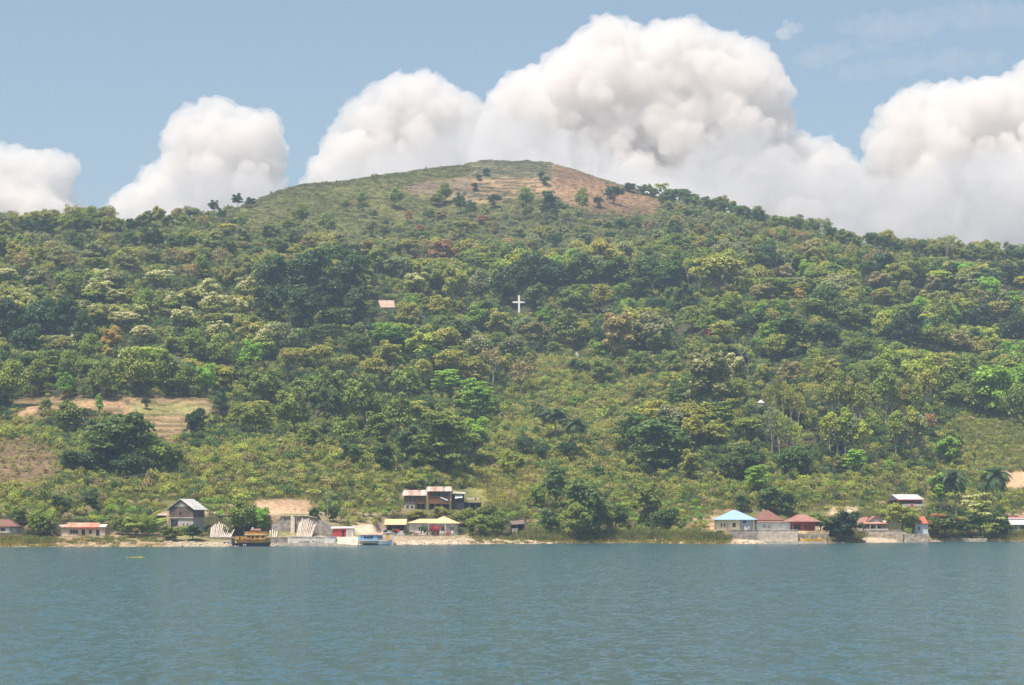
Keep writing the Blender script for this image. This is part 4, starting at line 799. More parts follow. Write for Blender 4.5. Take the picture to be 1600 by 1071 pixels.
# shelter with a flat tan roof beside it
Dg = D; b = Bld('lean_to_shelter', 'small tan roofed shelter just left of the gabled house', 'shelter', 252, Dg + 7, z + .8); b.part('roof', TILE, lambda q: q.sheet((-9, -2, 16), (8, -2, 16), (8, 8, 19.5), (-9, 8, 19.5), .5)); b.part('post', WOOD, lambda q: q.box(-8, -7, -1, 0, 0, 16.2)); b.part('post', WOOD, lambda q: q.box(6, 7, -1, 0, 0, 16.2)); b.part('back_wall', WOOD, lambda q: q.box(-8, 7, 6.5, 7.3, 0, 17.5))
def cyl(q, x, y, z0, z1, r0, r1=None, n=12):
    r1 = r0 if r1 is None else r1; V = [(x + r * math.cos(2 * math.pi * i / n), y + r * math.sin(2 * math.pi * i / n), zz) for zz, r in ((z0, r0), (z1, r1)) for i in range(n)]
    return q.solid(V, [tuple(range(n))[::-1], tuple(range(n, 2 * n))] + [(i, (i + 1) % n, n + (i + 1) % n, n + i) for i in range(n)])
def tank(u, D, z, r, h, m, lab):
    b = Bld('water_tank', lab, 'tank', u, D, z); b.part('barrel', m, lambda q: (cyl(q, 0, 0, 0, h * .85, r), cyl(q, 0, 0, h * .85, h, r, r * .35))); b.part('lid', m, lambda q: cyl(q, 0, 0, h, h * 1.08, r * .35))
tank(258, Dg - .5, z + .3, 2.3, 5.5, WHITE, 'small white water tank at the left foot of the gabled house')
# quay walls, lettered wall, retaining wall
def stone_wall(name, label, u0, u1, D, z0, z1, m, th=5, cap=None, capm=None, group='waterside walls'):
    b = Bld(name, label, 'wall', (u0 + u1) / 2, D, z0, group=group); w2 = (u1 - u0) / 2; h = (z1 - z0) / b.k
    b.part('face', m, lambda q: [q.box(-w2 + i * 2 * w2 / 12, -w2 + (i + 1) * 2 * w2 / 12, 0.12 * ((i * 7) % 3), th, -3, h + 0.12 * ((i * 5) % 4)) for i in range(12)])
    if cap: b.part('coping', capm or m, lambda q: q.box(-w2 - .3, w2 + .3, -.4, th + .2, h + .5, h + .5 + cap))
    return b
qD, qz = P('quay'); stone_wall('quay_wall', 'low grey brown quay wall behind the yellow ferry', 312, 448.6, qD - 2.4, 0.1, qz + .1, GSTONE, 12, .8, CONC); stone_wall('quay_footing', 'pale concrete footing strip below the grey quay wall', 306, 448, qD - 3.2, -.4, 0.75, CONC, 4)
b = stone_wall('lettered_wall', 'white quay wall with dark painted lettering and blue grey coping', 449, 524.5, qD - 2.6, 0.1, qz + .15, WHITE, 13, .9, CAPB)
def letters(txt, u, D, z, hgt, wid, m, parent):
    c = bpy.data.curves.new('lettering', 'FONT'); c.body = txt; c.size = hgt * 1.45; c.extrude = 0.02; c.align_x = 'CENTER'; o = bpy.data.objects.new('lettering', c); COL.objects.link(o)
    bpy.context.view_layer.update(); dg = bpy.context.evaluated_depsgraph_get(); me = bpy.data.meshes.new_from_object(o.evaluated_get(dg)); bpy.data.objects.remove(o)
    w0 = max(v.co.x for v in me.vertices) - min(v.co.x for v in me.vertices); o = link_mesh('lettering', me, parent, (u, D, z)); o.rotation_euler = (R(90), 0, 0); o.scale = (wid / w0, 1.0, 1); me.materials.clear(); me.materials.append(m); return o
letters('PARDS  TULALI', -0.5 * b.k, -.035, 2.6 * b.k, 4.6 * b.k, 38 * b.k, INK, b.e)
for s_ in (-37.6, 37.6): b.part('edge_stripe', CAPB, lambda q, s_=s_: q.box(s_ - .4, s_ + .4, -.25, -.05, 0, (qz) / b.k))
stone_wall('quay_footing', 'rough stone ledge at the waterline below the lettered wall', 448.5, 527, qD - 3.5, -.4, 0.7, CONC, 5)
b = Bld('concrete_ramp', 'pale sandy concrete ramp between the lettered wall and the blue boat', 'ramp', 542, qD - 3.4, 0); b.part('slope', CONC, lambda q: q.solid([(-17, 0, -3), (17, 0, -3), (17, 22, -3), (-17, 22, -3), (-17, 0, 3), (17, 0, 1.5), (17, 22, 14), (-17, 22, 14)], BOXF))
rD2 = float(shore_d(460)) + 20.5; rz0 = qz
b = Bld('retaining_wall', 'tall grey rock retaining wall holding up the road', 'wall', 470, rD2, rz0); b.part('face', GSTONE, lambda q: [q.solid([(x, (i % 3) * .3, -2), (x + 5.2, (i % 3) * .3, -2), (x + 5.2, 14, -2), (x, 14, -2), (x, 1.5 + (i % 3) * .3, t0), (x + 5.2, 1.5 + (i % 3) * .3, t1), (x + 5.2, 14, t1), (x, 14, t0)], BOXF) for i, (x, t0, t1) in enumerate([(-46 + 5 * j, 22 if j < 3 else (33 if j < 12 else 33 - (j - 12) * 2.0), 22 if j < 2 else (33 if j < 11 else 33 - (j - 11) * 2.0)) for j in range(20)])])
b.part('parapet', CONC, lambda q: q.sheet((-46, -.5, 33.2), (8, -.5, 33.2), (8, 3, 33.2), (-46, 3, 33.2), 1.2).sheet((8, -.5, 33.2), (26, -.5, 30.2), (26, 3, 30.2), (8, 3, 33.2), 1.2)); b.part('pillar', SLAB, lambda q: q.box(-15.5, -12, -3, 0, -2, 33).box(-11.8, -9.5, -2.6, 0, -2, 32))
def fan(u0, u1, ut0, ut1, h0, h1, n, D, z, lab):
    b = Bld('leaning_slabs', lab, 'slabs', (u0 + u1) / 2, D, z, group='pale slabs leaning on the retaining wall'); c = (u0 + u1) / 2; r = np.random.default_rng(int(u0))
    for i in range(n):
        f = i / (n - 1); a = u0 + (u1 - u0) * f - c; t = ut0 + (ut1 - ut0) * f - c; h = h0 + (h1 - h0) * math.sin(math.pi * min(1, f * 1.15 + .05)) + r.uniform(-2, 2); w_ = (u1 - u0) / n * .47; wt = w_ * 0.9
        b.part('slab', SLAB, lambda q: q.solid([(a - w_, -8 + .5 * (i % 2), -1), (a + w_, -8 + .5 * (i % 2), -1), (a + w_, -7, -1), (a - w_, -7, -1), (t - wt, -1.5 + .5 * (i % 2), h - .8), (t + wt, -1.5 + .5 * (i % 2), h + .6), (t + wt, -.5, h + .6), (t - wt, -.5, h - .8)], BOXF))
fan(464, 486, 468, 493, 21, 30, 11, rD2 - .5, rz0, 'tall bleached slabs leaning on the retaining wall above the lettering')
fan(330, 360, 331, 366, 13, 23, 13, rD2 - 3, rz0, 'lower fan of bleached slabs above the quay behind the ferry'); fan(424, 432, 422, 433, 9, 14, 4, rD2 - 2, rz0, 'four short white slabs at the left end of the retaining wall')
# red hut and white store
b = Bld('shore_hut', 'little red hut with a white store room right of the retaining wall', 'hut', 536, rD2 - 6, qz, group=G_H)
b.body(-16, 5, 0, 14, 0, 13.5, REDP, [(-2, 2.5, 0, 11)]); b.door(-2, 2.5, 0, 11, 0, DARK); b.part('store', WHITE, lambda q: q.box(5.2, 17, -1, 14, 0, 14)); b.part('roof', WROOF, lambda q: q.sheet((-19, -2, 13.6), (18, -2, 14.4), (18, 16, 16.5), (-19, 16, 16.5), .8)); b.part('shutter_shade_panel', GREYP, lambda q: q.box(7, 12, -1.3, -1.05, 1, 12))
# boats
def hull(q, x0, x1, w_, zb, pts, n=9, low=0.4):
    """pts: list (f, z) sheer line along the length; closed hull"""
    V = []; Fc = []
    for i in range(n):
        f = i / (n - 1); x = x0 + (x1 - x0) * f; zt = np.interp(f, [p[0] for p in pts], [p[1] for p in pts]); hw = w_ / 2 * (1 - abs(2 * f - 1) ** 3.2) + .15; xb = x + (0.5 - f) * (x1 - x0) * .08
        V += [(x, -hw, zt), (xb, -hw * .75, zb + (zt - zb) * low), (xb, 0, zb), (xb, hw * .75, zb + (zt - zb) * low), (x, hw, zt)]
    for i in range(n - 1):
        for j in range(4): Fc.append((i * 5 + j, i * 5 + j + 1, (i + 1) * 5 + j + 1, (i + 1) * 5 + j))
        Fc.append((i * 5 + 4, i * 5, (i + 1) * 5, (i + 1) * 5 + 4))
    Fc += [(0, 4, 3, 2, 1), tuple((n - 1) * 5 + j for j in range(5))]
    return q.solid(V, Fc)
fD = float(shore_d(394)) - 1.2
b = Bld('ferry_boat', 'derelict yellow two deck ferry with dark hull moored at the quay', 'ferry', 393, fD, 0, group='boats along the shore')
b.part('hull', NAVY, lambda q: hull(q, -31, 31, 15, -3, [(0, 6.5), (.12, 4.8), (.8, 4.6), (1, 7)])); b.part('topside', YELP, lambda q: hull(q, -26, 31.8, 15.6, 4.4, [(0, 12), (.3, 12), (.5, 10.6), (.85, 11.5), (1, 16)], low=.2))
b.part('aft_house', YELP, lambda q: q.wall(-25, -8, -6.5, .6, 11, 15, [(-19, -16, 11.5, 14.2)]).box(-25, -8, 5.9, 6.5, 11, 15).box(-25, -8, -5.9, 5.9, 14.4, 15)); b.part('stern_cabin', NAVY, lambda q: q.box(-31, -26.2, -5, 5, 4.5, 11.5))
w_ = b.part('cabin', YELP, lambda q: (q.wall(-9, 23, -6.6, .6, 11, 17.4, [(-6.5, -1, 13.2, 16.2), (.5, 4.6, 12.2, 16.2), (7, 13, 13.2, 16.2), (15, 21, 13.2, 16.2)]), q.box(-9, 23, 6, 6.6, 11, 17.4), q.box(-9, -8.4, -6, 6, 11, 17.4), q.box(22.4, 23, -6, 6, 11, 17.4)))
for a, c in ((-6.5, -1), (7, 13), (15, 21)): b.part('window', GLASS, lambda q: q.box(a, c, -6.2, -6.05, 13.2, 16.2))
b.part('upper_deck', CREAM, lambda q: q.box(-11, 24, -7.4, 7.4, 17.6, 18.4)); 
def rail(q):
    for x in range(-10, 24, 3): q.box(x, x + .35, -7.2, -6.9, 18.4, 22); q.box(x, x + .35, 6.9, 7.2, 18.4, 22)
    q.box(-10, 23.4, -7.35, -6.85, 22, 22.8); q.box(-10, 23.4, 6.85, 7.35, 22, 22.8); q.box(-10, 5, -7.3, -7.0, 18.4, 21.6); q.box(12, 23, -7.3, -7.0, 18.4, 21.2)
b.part('railing', YELP, rail); b.part('wheelhouse', YELP, lambda q: q.wall(0, 13, -4.5, .5, 18.4, 24.6, [(1.5, 5.5, 21.2, 23.8), (7, 11.5, 21.2, 23.8)]).box(0, 13, 4, 4.5, 18.4, 24.6).box(0, .5, -4, 4, 18.4, 24.6).box(12.5, 13, -4, 4, 18.4, 24.6)); b.part('wheelhouse_roof', RROOF, lambda q: q.sheet((-1.5, -6, 24.7), (14.5, -6, 24.7), (14, 5.5, 26.5), (-1, 5.5, 26.5), .8)); b.part('bow_post', CREAM, lambda q: q.box(28.5, 30.5, -1.5, 1.5, 13, 22)); b.part('lamp_drum', WHITE, lambda q: cyl(q, 2, 0, 26.5, 30, 1.6, 1.2))
b.part('fender', SLAB, lambda q: cyl(q, -11, -7.6, 1, 3.6, 1.1)); b.part('fender', SLAB, lambda q: cyl(q, -8, -7.6, 1, 3.2, 1.0))
b = Bld('small_boat', 'small white and pale blue boat behind the stern of the yellow ferry', 'boat', 354, fD + .3, 0, group='boats along the shore'); b.part('hull', DARK, lambda q: hull(q, -7.5, 7, 5, -2, [(0, 2.6), (.5, 2), (1, 3)])); b.part('cabin', LBLUE, lambda q: q.wall(-6, 6, -2, .4, 2.2, 7, [(-4, -1, 4, 6), (1, 4, 4, 6)]).box(-6, 6, 1.6, 2, 2.2, 7)); b.part('roof', WHITE, lambda q: q.box(-7, 7, -2.6, 2.6, 7, 7.7))
bD = float(shore_d(585)) - 1.5
b = Bld('house_boat', 'blue and white passenger boat with brown awning moored left of the orange door', 'boat', 582, bD, 0, group='boats along the shore')
b.part('hull', WHITE, lambda q: hull(q, -21, 12, 13, 0.5, [(0, 7.6), (.5, 6.4), (1, 6.6)], low=.5)); b.part('keel', NAVY, lambda q: hull(q, -16, 10, 9, -3, [(0, 2), (1, 2)])); b.part('bow_hull', LBLUE, lambda q: hull(q, 6, 31, 11, -2, [(0, 6), (.6, 6.2), (1, 9)]))
b.part('cabin', BLUEP, lambda q: (q.wall(-21, 8, -5.5, .5, 7.4, 15.4, [(-12.5, -9.5, 10, 13.8), (-8.5, -4.5, 10, 13.8), (-3.5, 1, 10, 13.8)]), q.box(-21, 8, 5, 5.5, 7.4, 15.4), q.box(-21, -20.5, -5, 5, 7.4, 15.4), q.box(7.5, 8, -5, 5, 7.4, 15.4)))
for a, c in ((-12.5, -9.5), (-8.5, -4.5), (-3.5, 1)): b.part('window', GLASS, lambda q: q.box(a, c, -5.1, -4.95, 10, 13.8))
b.part('awning', PINKR, lambda q: q.sheet((-19, -7, 15.6), (17, -7, 15.8), (16, 7, 18.4), (-17, 7, 18.4), .8)); b.part('gunwale', WHITE, lambda q: q.box(-21.5, 16, -6.8, -6.2, 6.6, 7.4)); b.part('fore_cabin', GREYP, lambda q: q.wall(8.2, 15.6, -4.5, .5, 6.4, 15.2, [(9.2, 14.6, 11, 14)]).box(8.2, 15.6, 4, 4.5, 6.4, 15.2))
b = Bld('boat_kiosk', 'white kiosk with a bright orange door just right of the blue boat', 'kiosk', 606, bD + 5, 0.9); b.body(-8, 8, 0, 9, 0, 13, WHITE, [(-2.4, 3.2, 2, 11.5)]); b.door(-2.4, 3.2, 2, 11.5, 0, ORP); b.part('roof', SLAB, lambda q: q.box(-8.6, 8.6, -.8, 9.6, 13, 13.8)); b.part('plinth', CONC, lambda q: q.box(-9, 9, -1.2, 10, -6, 0))
# yellow roofed shed and house
D, z = P('yellow'); b = Bld('open_shed', 'open sided shed with plain yellow roof left of the yellow roofed house', 'shed', 618, D + 1, z, group=G_H)
b.part('roof', YROOF, lambda q: q.sheet((-17.5, -3, 16), (17, -3, 16), (17, 20, 24.5), (-17.5, 20, 24.5), .7)); b.part('low_wall', WHITE, lambda q: q.box(-13, 16, 0, .8, 0, 7)); b.part('back_wall', DARK, lambda q: q.box(-15, 16, 18, 18.8, 0, 22))  # dark back and side walls put the open interior's shade into their colour
for x in (-15, 0, 15): b.part('post', WHITE if x else WOOD, lambda q, x=x: q.box(x - .4, x + .4, -.6, -.1, 0, 16.2))
b.part('side_wall', DARK, lambda q: q.box(15.5, 16.2, 1, 18, 0, 17)); b.part('beam', BROWN, lambda q: q.box(-17, 16.6, -1.4, -.7, 15, 16)); tank(602, D - .2, z + .1, 3.0, 7.5, DARK, 'squat black water tank left of the open yellow shed')
b = Bld('shore_house', 'white bungalow with a broad pale yellow hipped roof and porch', 'house', 677, D, z, group=G_H)
ops = [(-23, -20.3, 3, 13.5), (-19.7, -17, 3, 13.5), (-10, -6, 0, 13.5), (-2, 2, 0, 13.5), (5, 9, 0, 13.5), (13, 17, 2, 13.5), (26, 29, 7.5, 13), (29.6, 32.4, 7.5, 13)]
b.body(-38, 38, 0, 30, 0, 19, WHITE, ops)
b.window(-23, -20.3, 3, 13.5, 0, WHITE, 0); b.window(-19.7, -17, 3, 13.5, 0, WHITE, 0); b.door(-10, -6, 0, 13.5, 0); b.door(-2, 2, 0, 13.5, 0); b.door(5, 9, 0, 13.5, 0); b.window(13, 17, 2, 13.5, 0, WHITE, 1); b.window(26, 29, 7.5, 13, 0, WHITE, 1); b.window(29.6, 32.4, 7.5, 13, 0, WHITE, 1)
b.part('roof', YROOF, lambda q: q.hip(-41, 40, -4, 34, 18.8, 25.5, -22, 14, ym=14)); b.part('porch_roof', YROOF, lambda q: q.hip(-9, 41, -8, 34, 18.3, 29.5, 15, 16.5, ym=12)); b.part('porch_beam', WHITE, lambda q: q.box(-8, 20, -7.4, -6.8, 16.6, 18.2))
for x in (-7.4, 19): b.part('porch_column', WHITE, lambda q, x=x: q.box(x - .7, x + .7, -7.4, -6.2, 0, 16.6))
b.part('terrace', CONC, lambda q: q.box(-38, 38, -8, -.1, 0, .7))
stone_wall('garden_wall', 'dark rubble garden wall in front of the yellow roofed house', 612, 722, D - 3.2, z - 1.6, z - .2, GSTONE, 4)
def bush(u, D, z, w_, h, col, lab, key='bush_a', name='garden_bush', tip=None, cat='bush'):
    k = D / F; cm = MODELS[key][0]; o = empty(name, ((u - 800) / F * D, D, z - .1), random.uniform(0, 6), lab, cat, 'garden shrubs by the shore'); o.scale = (w_ * k / 4, w_ * k / 4, h * k / 2.4); c = link_mesh('foliage', cm, o); c.color = (*col, 1)
    if tip:
        p = link_mesh('blossom', MODELS['bush_d'][0], o, (0, -.1, .7)); p.scale = (1.08, 1.08, .95); p.color = (*tip, 1)
PK = (0.55, 0.06, 0.09)
bush(618, D - 2, z, 13, 10, (.05, .08, .03), 'red flowering shrub in front of the open yellow shed', tip=(0.6, .05, .05)); bush(632, D - 2, z, 10, 9, (.1, .07, .05), 'brownish red garden shrub between shed and yellow roofed house', 'bush_c'); bush(641, D - 2.2, z, 9, 7, (.04, .08, .03), 'clipped dark green shrub at the left corner of the yellow roofed house', 'bush_b')
bush(663, D - 2, z, 10, 13, (.04, .09, .03), 'taller green shrub before the left window of the yellow roofed house', 'bush_c'); bush(679, D - 2.6, z, 15, 15, (.2, .05, .05), 'large crimson bougainvillea in front of the porch', tip=PK, name='bougainvillea'); bush(700, D - 2.3, z, 9, 5, (.35, .1, .05), 'low orange red flower bed right of the porch', 'bush_b'); bush(719, D - .8, z, 14, 11, (.05, .1, .04), 'round green shrub at the right end of the yellow roofed house', 'bush_c'); bush(650, D - 3, z, 9, 5, (.3, .12, .08), 'low reddish flowers below the left window of the yellow roofed house', 'bush_b')
def chair(u, D, z, lab, rz=0):
    b = Bld('garden_chair', lab, 'chair', u, D, z, rz, 'white garden chairs'); b.part('seat', WHITE, lambda q: q.box(-1.4, 1.4, -1.4, 1.4, 2.4, 2.8)); b.part('backrest', WHITE, lambda q: q.sheet((-1.4, 1.2, 2.8), (1.4, 1.2, 2.8), (1.4, 1.9, 5.4), (-1.4, 1.9, 5.4), .4))
    for x in (-1.2, 1.2):
        for y in (-1.2, 1.2): b.part('leg', WHITE, lambda q: q.box(x - .2, x + .2, y - .2, y + .2, 0, 2.4))
chair(656, D - 2.6, z + .1, 'white garden chair under the left window of the bungalow', 20); chair(688, D - 2.8, z + .1, 'white garden chair left of the porch column by the bougainvillea', -15); chair(692.5, D - 2.8, z + .1, 'white garden chair right of its twin beside the bougainvillea', 25); chair(707, D - 2.4, z + .1, 'white garden chair under the right window of the bungalow', 10); chair(629, D - 3, z + .05, 'white garden chair between the open shed and the bungalow', 5)
# timber houses on the slope
D, z = P('wooden'); b = Bld('stilt_house', 'dark timber stilt house with patchy rusted roof, left one of the pair', 'house', 648, D, z, group='timber houses on the slope')
b.body(-16, 0, 0, 20, -1, 8.5, GREYP, [(-13.5, -9, 1, 6), (-6, -2, 1, 6)], 'ground_floor'); b.window(-13.5, -9, 1, 6, 0, GREYP, 0); b.window(-6, -2, 1, 6, 0, GREYP, 0)
b.body(-16.5, 2, -.8, 21, 8.6, 22, WOOD, [(-9, -5, 13, 19)], 'upper_wall'); b.window(-9, -5, 13, 19, -.8, WOOD, 0); b.body(2.2, 17, -.4, 21, 8.6, 22, BROWN, [(7, 11, 13, 18.5)], 'red_wall'); b.window(7, 11, 13, 18.5, -.4, BROWN, 0)
for x in (3, 10, 16): b.part('stilt', WOOD, lambda q: q.box(x - .5, x + .5, 0, 1, -2, 8.6))
b.part('under_shade_sheet', DARK, lambda q: q.box(1, 17, 8, 8.8, -1, 8.6)); b.part('roof', PATCH, lambda q: q.sheet((-20, -4, 21), (19, -4, 21), (20, 20, 29.5), (-18, 20, 29.5), .7))  # dark sheet stands in for the shaded void between the stilts
b = Bld('stilt_house', 'taller brown timber stilt house with rust edged roof, right one of the pair', 'house', 686, D - .3, z + .2, group='timber houses on the slope')
b.body(-17, 17, 0, 22, 7.5, 27, BROWN, [(-13, 14, 19.5, 24.5)]); b.part('window', GLASS, lambda q: q.box(-13, 14, .9, 1.1, 19.5, 24.5))
for x in (-9, -3, 3, 9): b.part('mullion', WOOD, lambda q: q.box(x - .25, x + .25, .3, .85, 19.5, 24.5))
for x in (-16, -6, 4, 16): b.part('stilt', WOOD, lambda q: q.box(x - .6, x + .6, .2, 1.4, -3, 7.5))
b.part('under_shade_sheet', DARK, lambda q: q.box(-17, 17, 9, 10, -2, 7.4)); b.part('corner_post', TILE, lambda q: q.box(17.3, 19.4, -.5, 1.5, 12, 27)); b.part('awning', LBLUE, lambda q: q.solid([(2, -1.2, 16.6), (13, -1.2, 12), (14, -.8, 14), (2, -.8, 18.6), (2, -1.0, 16.6), (13, -1, 12.), (14, -.6, 14), (2, -.6, 18.6)], BOXF)); b.part('roof', PATCH, lambda q: q.sheet((-20, -4, 26.6), (19, -4, 26.6), (18, 20, 33.8), (-18, 20, 33.8), .8)); b.part('roof_edge', ORUST, lambda q: q.sheet((19.1, -4, 26.8), (20.6, -4, 26.8), (19.6, 20, 34), (18.1, 20, 34), .8).sheet((-21.4, -4, 26.8), (-20.1, -4, 26.8), (-18.1, 20, 34), (-19.4, 20, 34), .8))  # dark sheet behind the stilts stands in for shade below the floor
b = Bld('timber_annex', 'dark annex with sloping grey roof right of the timber houses', 'annex', 715, D + .6, z - .1); b.body(-10, 10, 0, 16, -1, 24, DARK, [(-3, 8, 16, 21)]); b.part('awning', LBLUE, lambda q: q.sheet((-4, -2.5, 17), (8, -2.5, 18.5), (8, -.2, 22), (-4, -.2, 22), .4)); b.part('roof', ZINC, lambda q: q.sheet((-12, -3, 26), (12, -3, 24.2), (12, 18, 26.5), (-12, 18, 28), .7))
b = Bld('dark_shed', 'low dark open shed right of the timber annex', 'shed', 738, P('annex')[0], P('annex')[1]); b.body(-15, 14, 1, 12, -1, 11.5, DARK, [(-12, -5, 0, 9), (-3, 4, 0, 9), (6, 12, 0, 9)]); b.part('roof', THATCH, lambda q: q.sheet((-16, -1, 11.6), (15, -1, 11.6), (15, 14, 13), (-16, 14, 13), .6))
for x in (-13, -4, 5, 13): b.part('post', WOOD, lambda q: q.box(x - .4, x + .4, -.5, .2, 0, 11.8))
b = Bld('washing_line', 'washing line of small white cloths above the dark shed', 'washing line', 739, P('annex')[0] + 3, P('annex')[1] + 2.2)
for x in (-12, 12): b.part('pole', WOOD, lambda q: q.box(x - .25, x + .25, 0, .5, 0, 8))
b.part('line', WIRE, lambda q: q.bar((-12, .2, 7.6), (12, .2, 7.6), .15))
for i, x in enumerate((-9.5, -7, -4.5, -1.5, 1, 4, 8)): b.part('cloth', CLOTHW if i != 5 else DARK, lambda q: q.box(x - .9, x + .9, .1, .25, 7.5 - 2.2 - (i * 37 % 3) * .5, 7.5))
# thatched hut and outhouse
D, z = P('thatch'); b = Bld('thatched_hut', 'dark open hut under a sagging brown thatched roof', 'hut', 807, D + 1.5, z, group=G_H); b.part('roof', THATCH, lambda q: q.solid([(-15, -5, 13.5), (13, -5, 15), (14, 14, 15), (-13, 14, 14), (-10, 4, 19), (11, 4, 21.5)], [(0, 3, 2, 1), (0, 1, 5, 4), (1, 2, 5), (2, 3, 4, 5), (3, 0, 4)])); b.part('back_wall', DARK, lambda q: q.box(-9, 12, 10, 11, 0, 15)); b.part('side_wall', DARK, lambda q: q.box(12, 12.8, -1, 10, 0, 15))  # dark walls put the shade under the thatch into their colour
for x, y in ((-11, -3), (0, -3.4), (12, -3)): b.part('post', WOOD, lambda q: q.box(x - .4, x + .4, y, y + .8, 0, 14.8))
b = Bld('outhouse', 'narrow white outhouse in front of the thatched hut', 'outhouse', 804.5, D - 2.2, z - 1.3); b.body(-4.5, 4.5, 0, 8, 0, 14, WHITE, [(-1.6, 1.6, 5, 11)]); b.part('roof', WHITE, lambda q: q.box(-5, 5, -.6, 8.5, 14.1, 14.9)); b.part('shutter_shade_panel', DARK, lambda q: q.box(-1.6, 1.6, .5, .7, 5, 11)); b.part('shelf', GREYP, lambda q: q.box(-10, -4.6, 0, 4, 3.5, 4.3));  # dark sheet in the opening stands in for the shade inside
def rowboat(u, D, z, L, m, lab, rz=0):
    b = Bld('rowing_boat', lab, 'boat', u, D, z, rz, 'small boats on the bank'); b.part('hull', m, lambda q: hull(q, -L / 2, L / 2, L * .28, 0, [(0, L * .2), (.5, L * .13), (1, L * .2)])); b.part('bench', WOOD, lambda q: q.box(-1, 1, -L * .1, L * .1, L * .13 + .1, L * .13 + .6)); b.part('rim', WHITE, lambda q: q.box(-L * .38, L * .38, -L * .15, -L * .135, L * .13, L * .16))
k_ = D / F; rowboat(739.5, D - 1.0, float(H((739.5 - 800) / F * (D - 1), D - 1)) + .1, 14, WHITE, 'white rowing boat drawn up in the grass left of the thatched hut', 8)
# right hand cluster
D, z = P('blue'); b = Bld('shore_house', 'cream house under a bright sky blue hipped roof', 'house', 1149, D + 1, z, group=G_H)
ops = [(-23, -20.5, 5, 11.5), (-18, -15.5, 5, 11.5), (-13, -10.8, 0, 11.5), (-4.5, .5, 5.5, 12)]
b.body(-30, 7, 0, 34, 0, 17, CREAM, ops); b.window(-23, -20.5, 5, 11.5, 0, BEIGE, 0); b.window(-18, -15.5, 5, 11.5, 0, BEIGE, 0); b.door(-13, -10.8, 0, 11.5, 0, GREYP); b.window(-4.5, .5, 5.5, 12, 0, DRIED, 1)
b.part('porch_wall', LBLUE, lambda q: q.wall(7.2, 29, 5, .8, 0, 17, [(12, 17.5, 12, 15.2)])); b.window(12, 17.5, 12, 15.2, 5, DARK, 1); b.part('end_wall', CREAM, lambda q: q.box(28, 30, 0, 34, 0, 17)); b.part('porch_floor', CONC, lambda q: q.box(-30, 30, -4, -.1, 0, .8)); b.part('roof', BROOF, lambda q: q.hip(-34, 34, -6, 40, 16.8, 32, -3, 3)); b.part('back_wall', CREAM, lambda q: q.box(7.2, 28, 33, 34, 0, 17)); b.part('stair', WHITE, lambda q: [q.box(14 + i * 1.1, 15.1 + i * 1.1, -2.5, -.2, .8, 7.5 - i * 1.2) for i in range(5)])
chair(1170.5, D + .2, z + .15, 'white garden chair on the porch of the blue roofed house', 30)
b = Bld('shore_house', 'grey white boarded house under a tall maroon pyramid roof', 'house', 1208, D + 2, z, group=G_H)
b.body(-26, 27, 0, 40, 0, 13.5, LBLUE, [(-17, -11, 3.5, 10), (-9, -3, 3.5, 10), (9, 14, 0, 10.5)]); b.window(-17, -11, 3.5, 10, 0, WHITE, 1, glass=GREYP); b.window(-9, -3, 3.5, 10, 0, WHITE, 1, glass=GREYP); b.door(9, 14, 0, 10.5, 0, WHITE); b.part('skirt_roof', RROOF, lambda q: q.hip(-28, 29, -4, 44, 13.2, 18, -20, 16, ym=10)); rf = b.part('roof', MROOF, lambda q: q.hip(-30, 17, 0, 44, 16, 32, -14, -5)); b.part('finial', WHITE, lambda q: q.box(-13.8, -11.8, 21, 23, 30, 33.5), rf); b.part('side_boards', GREYP, lambda q: q.box(-27.4, -26.1, .5, 39, 0, 13.2))
b = Bld('shore_house', 'dark red house under a faded red hipped roof', 'house', 1255, D + 1.5, z, group=G_H); b.body(-18, 19, 6, 36, 0, 14, REDP, [(-14, -4, 0, 10), (0, 6, 3, 10), (10, 15, 0, 10)]); b.door(-14, -4, 0, 10, 6, DARK); b.window(0, 6, 3, 10, 6, DRIED, 1); b.door(10, 15, 0, 10, 6, DRIED); b.part('roof', RROOF, lambda q: q.hip(-27, 28, -6, 40, 13.8, 25.5, -7, 5))
for x in (-17, 0, 18): b.part('post', BROWN, lambda q: q.box(x - .5, x + .5, -4, -3, 0, 14))
wl = stone_wall('terrace_wall', 'grey stone terrace wall below the blue roofed house', 1141, 1184.5, D - 2.0, 0.1, z + .1, GSTONE, 12, .5, GSTONE); stone_wall('terrace_wall', 'smooth cream terrace wall below the maroon pyramid roof', 1184.8, 1247, D - 2.2, 0.1, z + .1, CONC, 13, .6, CONC); stone_wall('footing_ledge', 'pale concrete ledge at the waterline under the cream terrace wall', 1187, 1292, D - 3.6, -.3, .62, CONC, 8); stone_wall('terrace_wall', 'low dark grey wall under the red hipped roof behind the shrubs', 1247.3, 1292, D - 1.0, .1, z - .9, GSTONE, 9)  # last wall takes darker stone, putting the recess's shade into its colour
b = Bld('rowing_boat', 'long orange canoe pulled up on the ledge below the red hipped roof', 'boat', 1271, D - 3.0, .68, group='small boats on the bank'); b.part('hull', YBOAT, lambda q: hull(q, -19, 19, 4.5, 0, [(0, 4.5), (.5, 3), (1, 4.5)])); b.part('rim', ORP, lambda q: q.box(-14, 14, -2.2, -1.9, 2.6, 3.4))
D, z = P('gable2'); b = Bld('shore_house', 'red roofed cottage with grey gable and open verandah on the stone terrace', 'house', 1368, D + 2, z, group=G_H)
b.body(-24, 18, 6, 34, 0, 13, BEIGE, [(-16, -10, 2, 9), (-7, -1, 0, 9.5), (4, 9, 2, 9)]); b.window(-16, -10, 2, 9, 6, BROWN, 1); b.door(-7, -1, 0, 9.5, 6, DRIED); b.window(4, 9, 2, 9, 6, BROWN, 1)
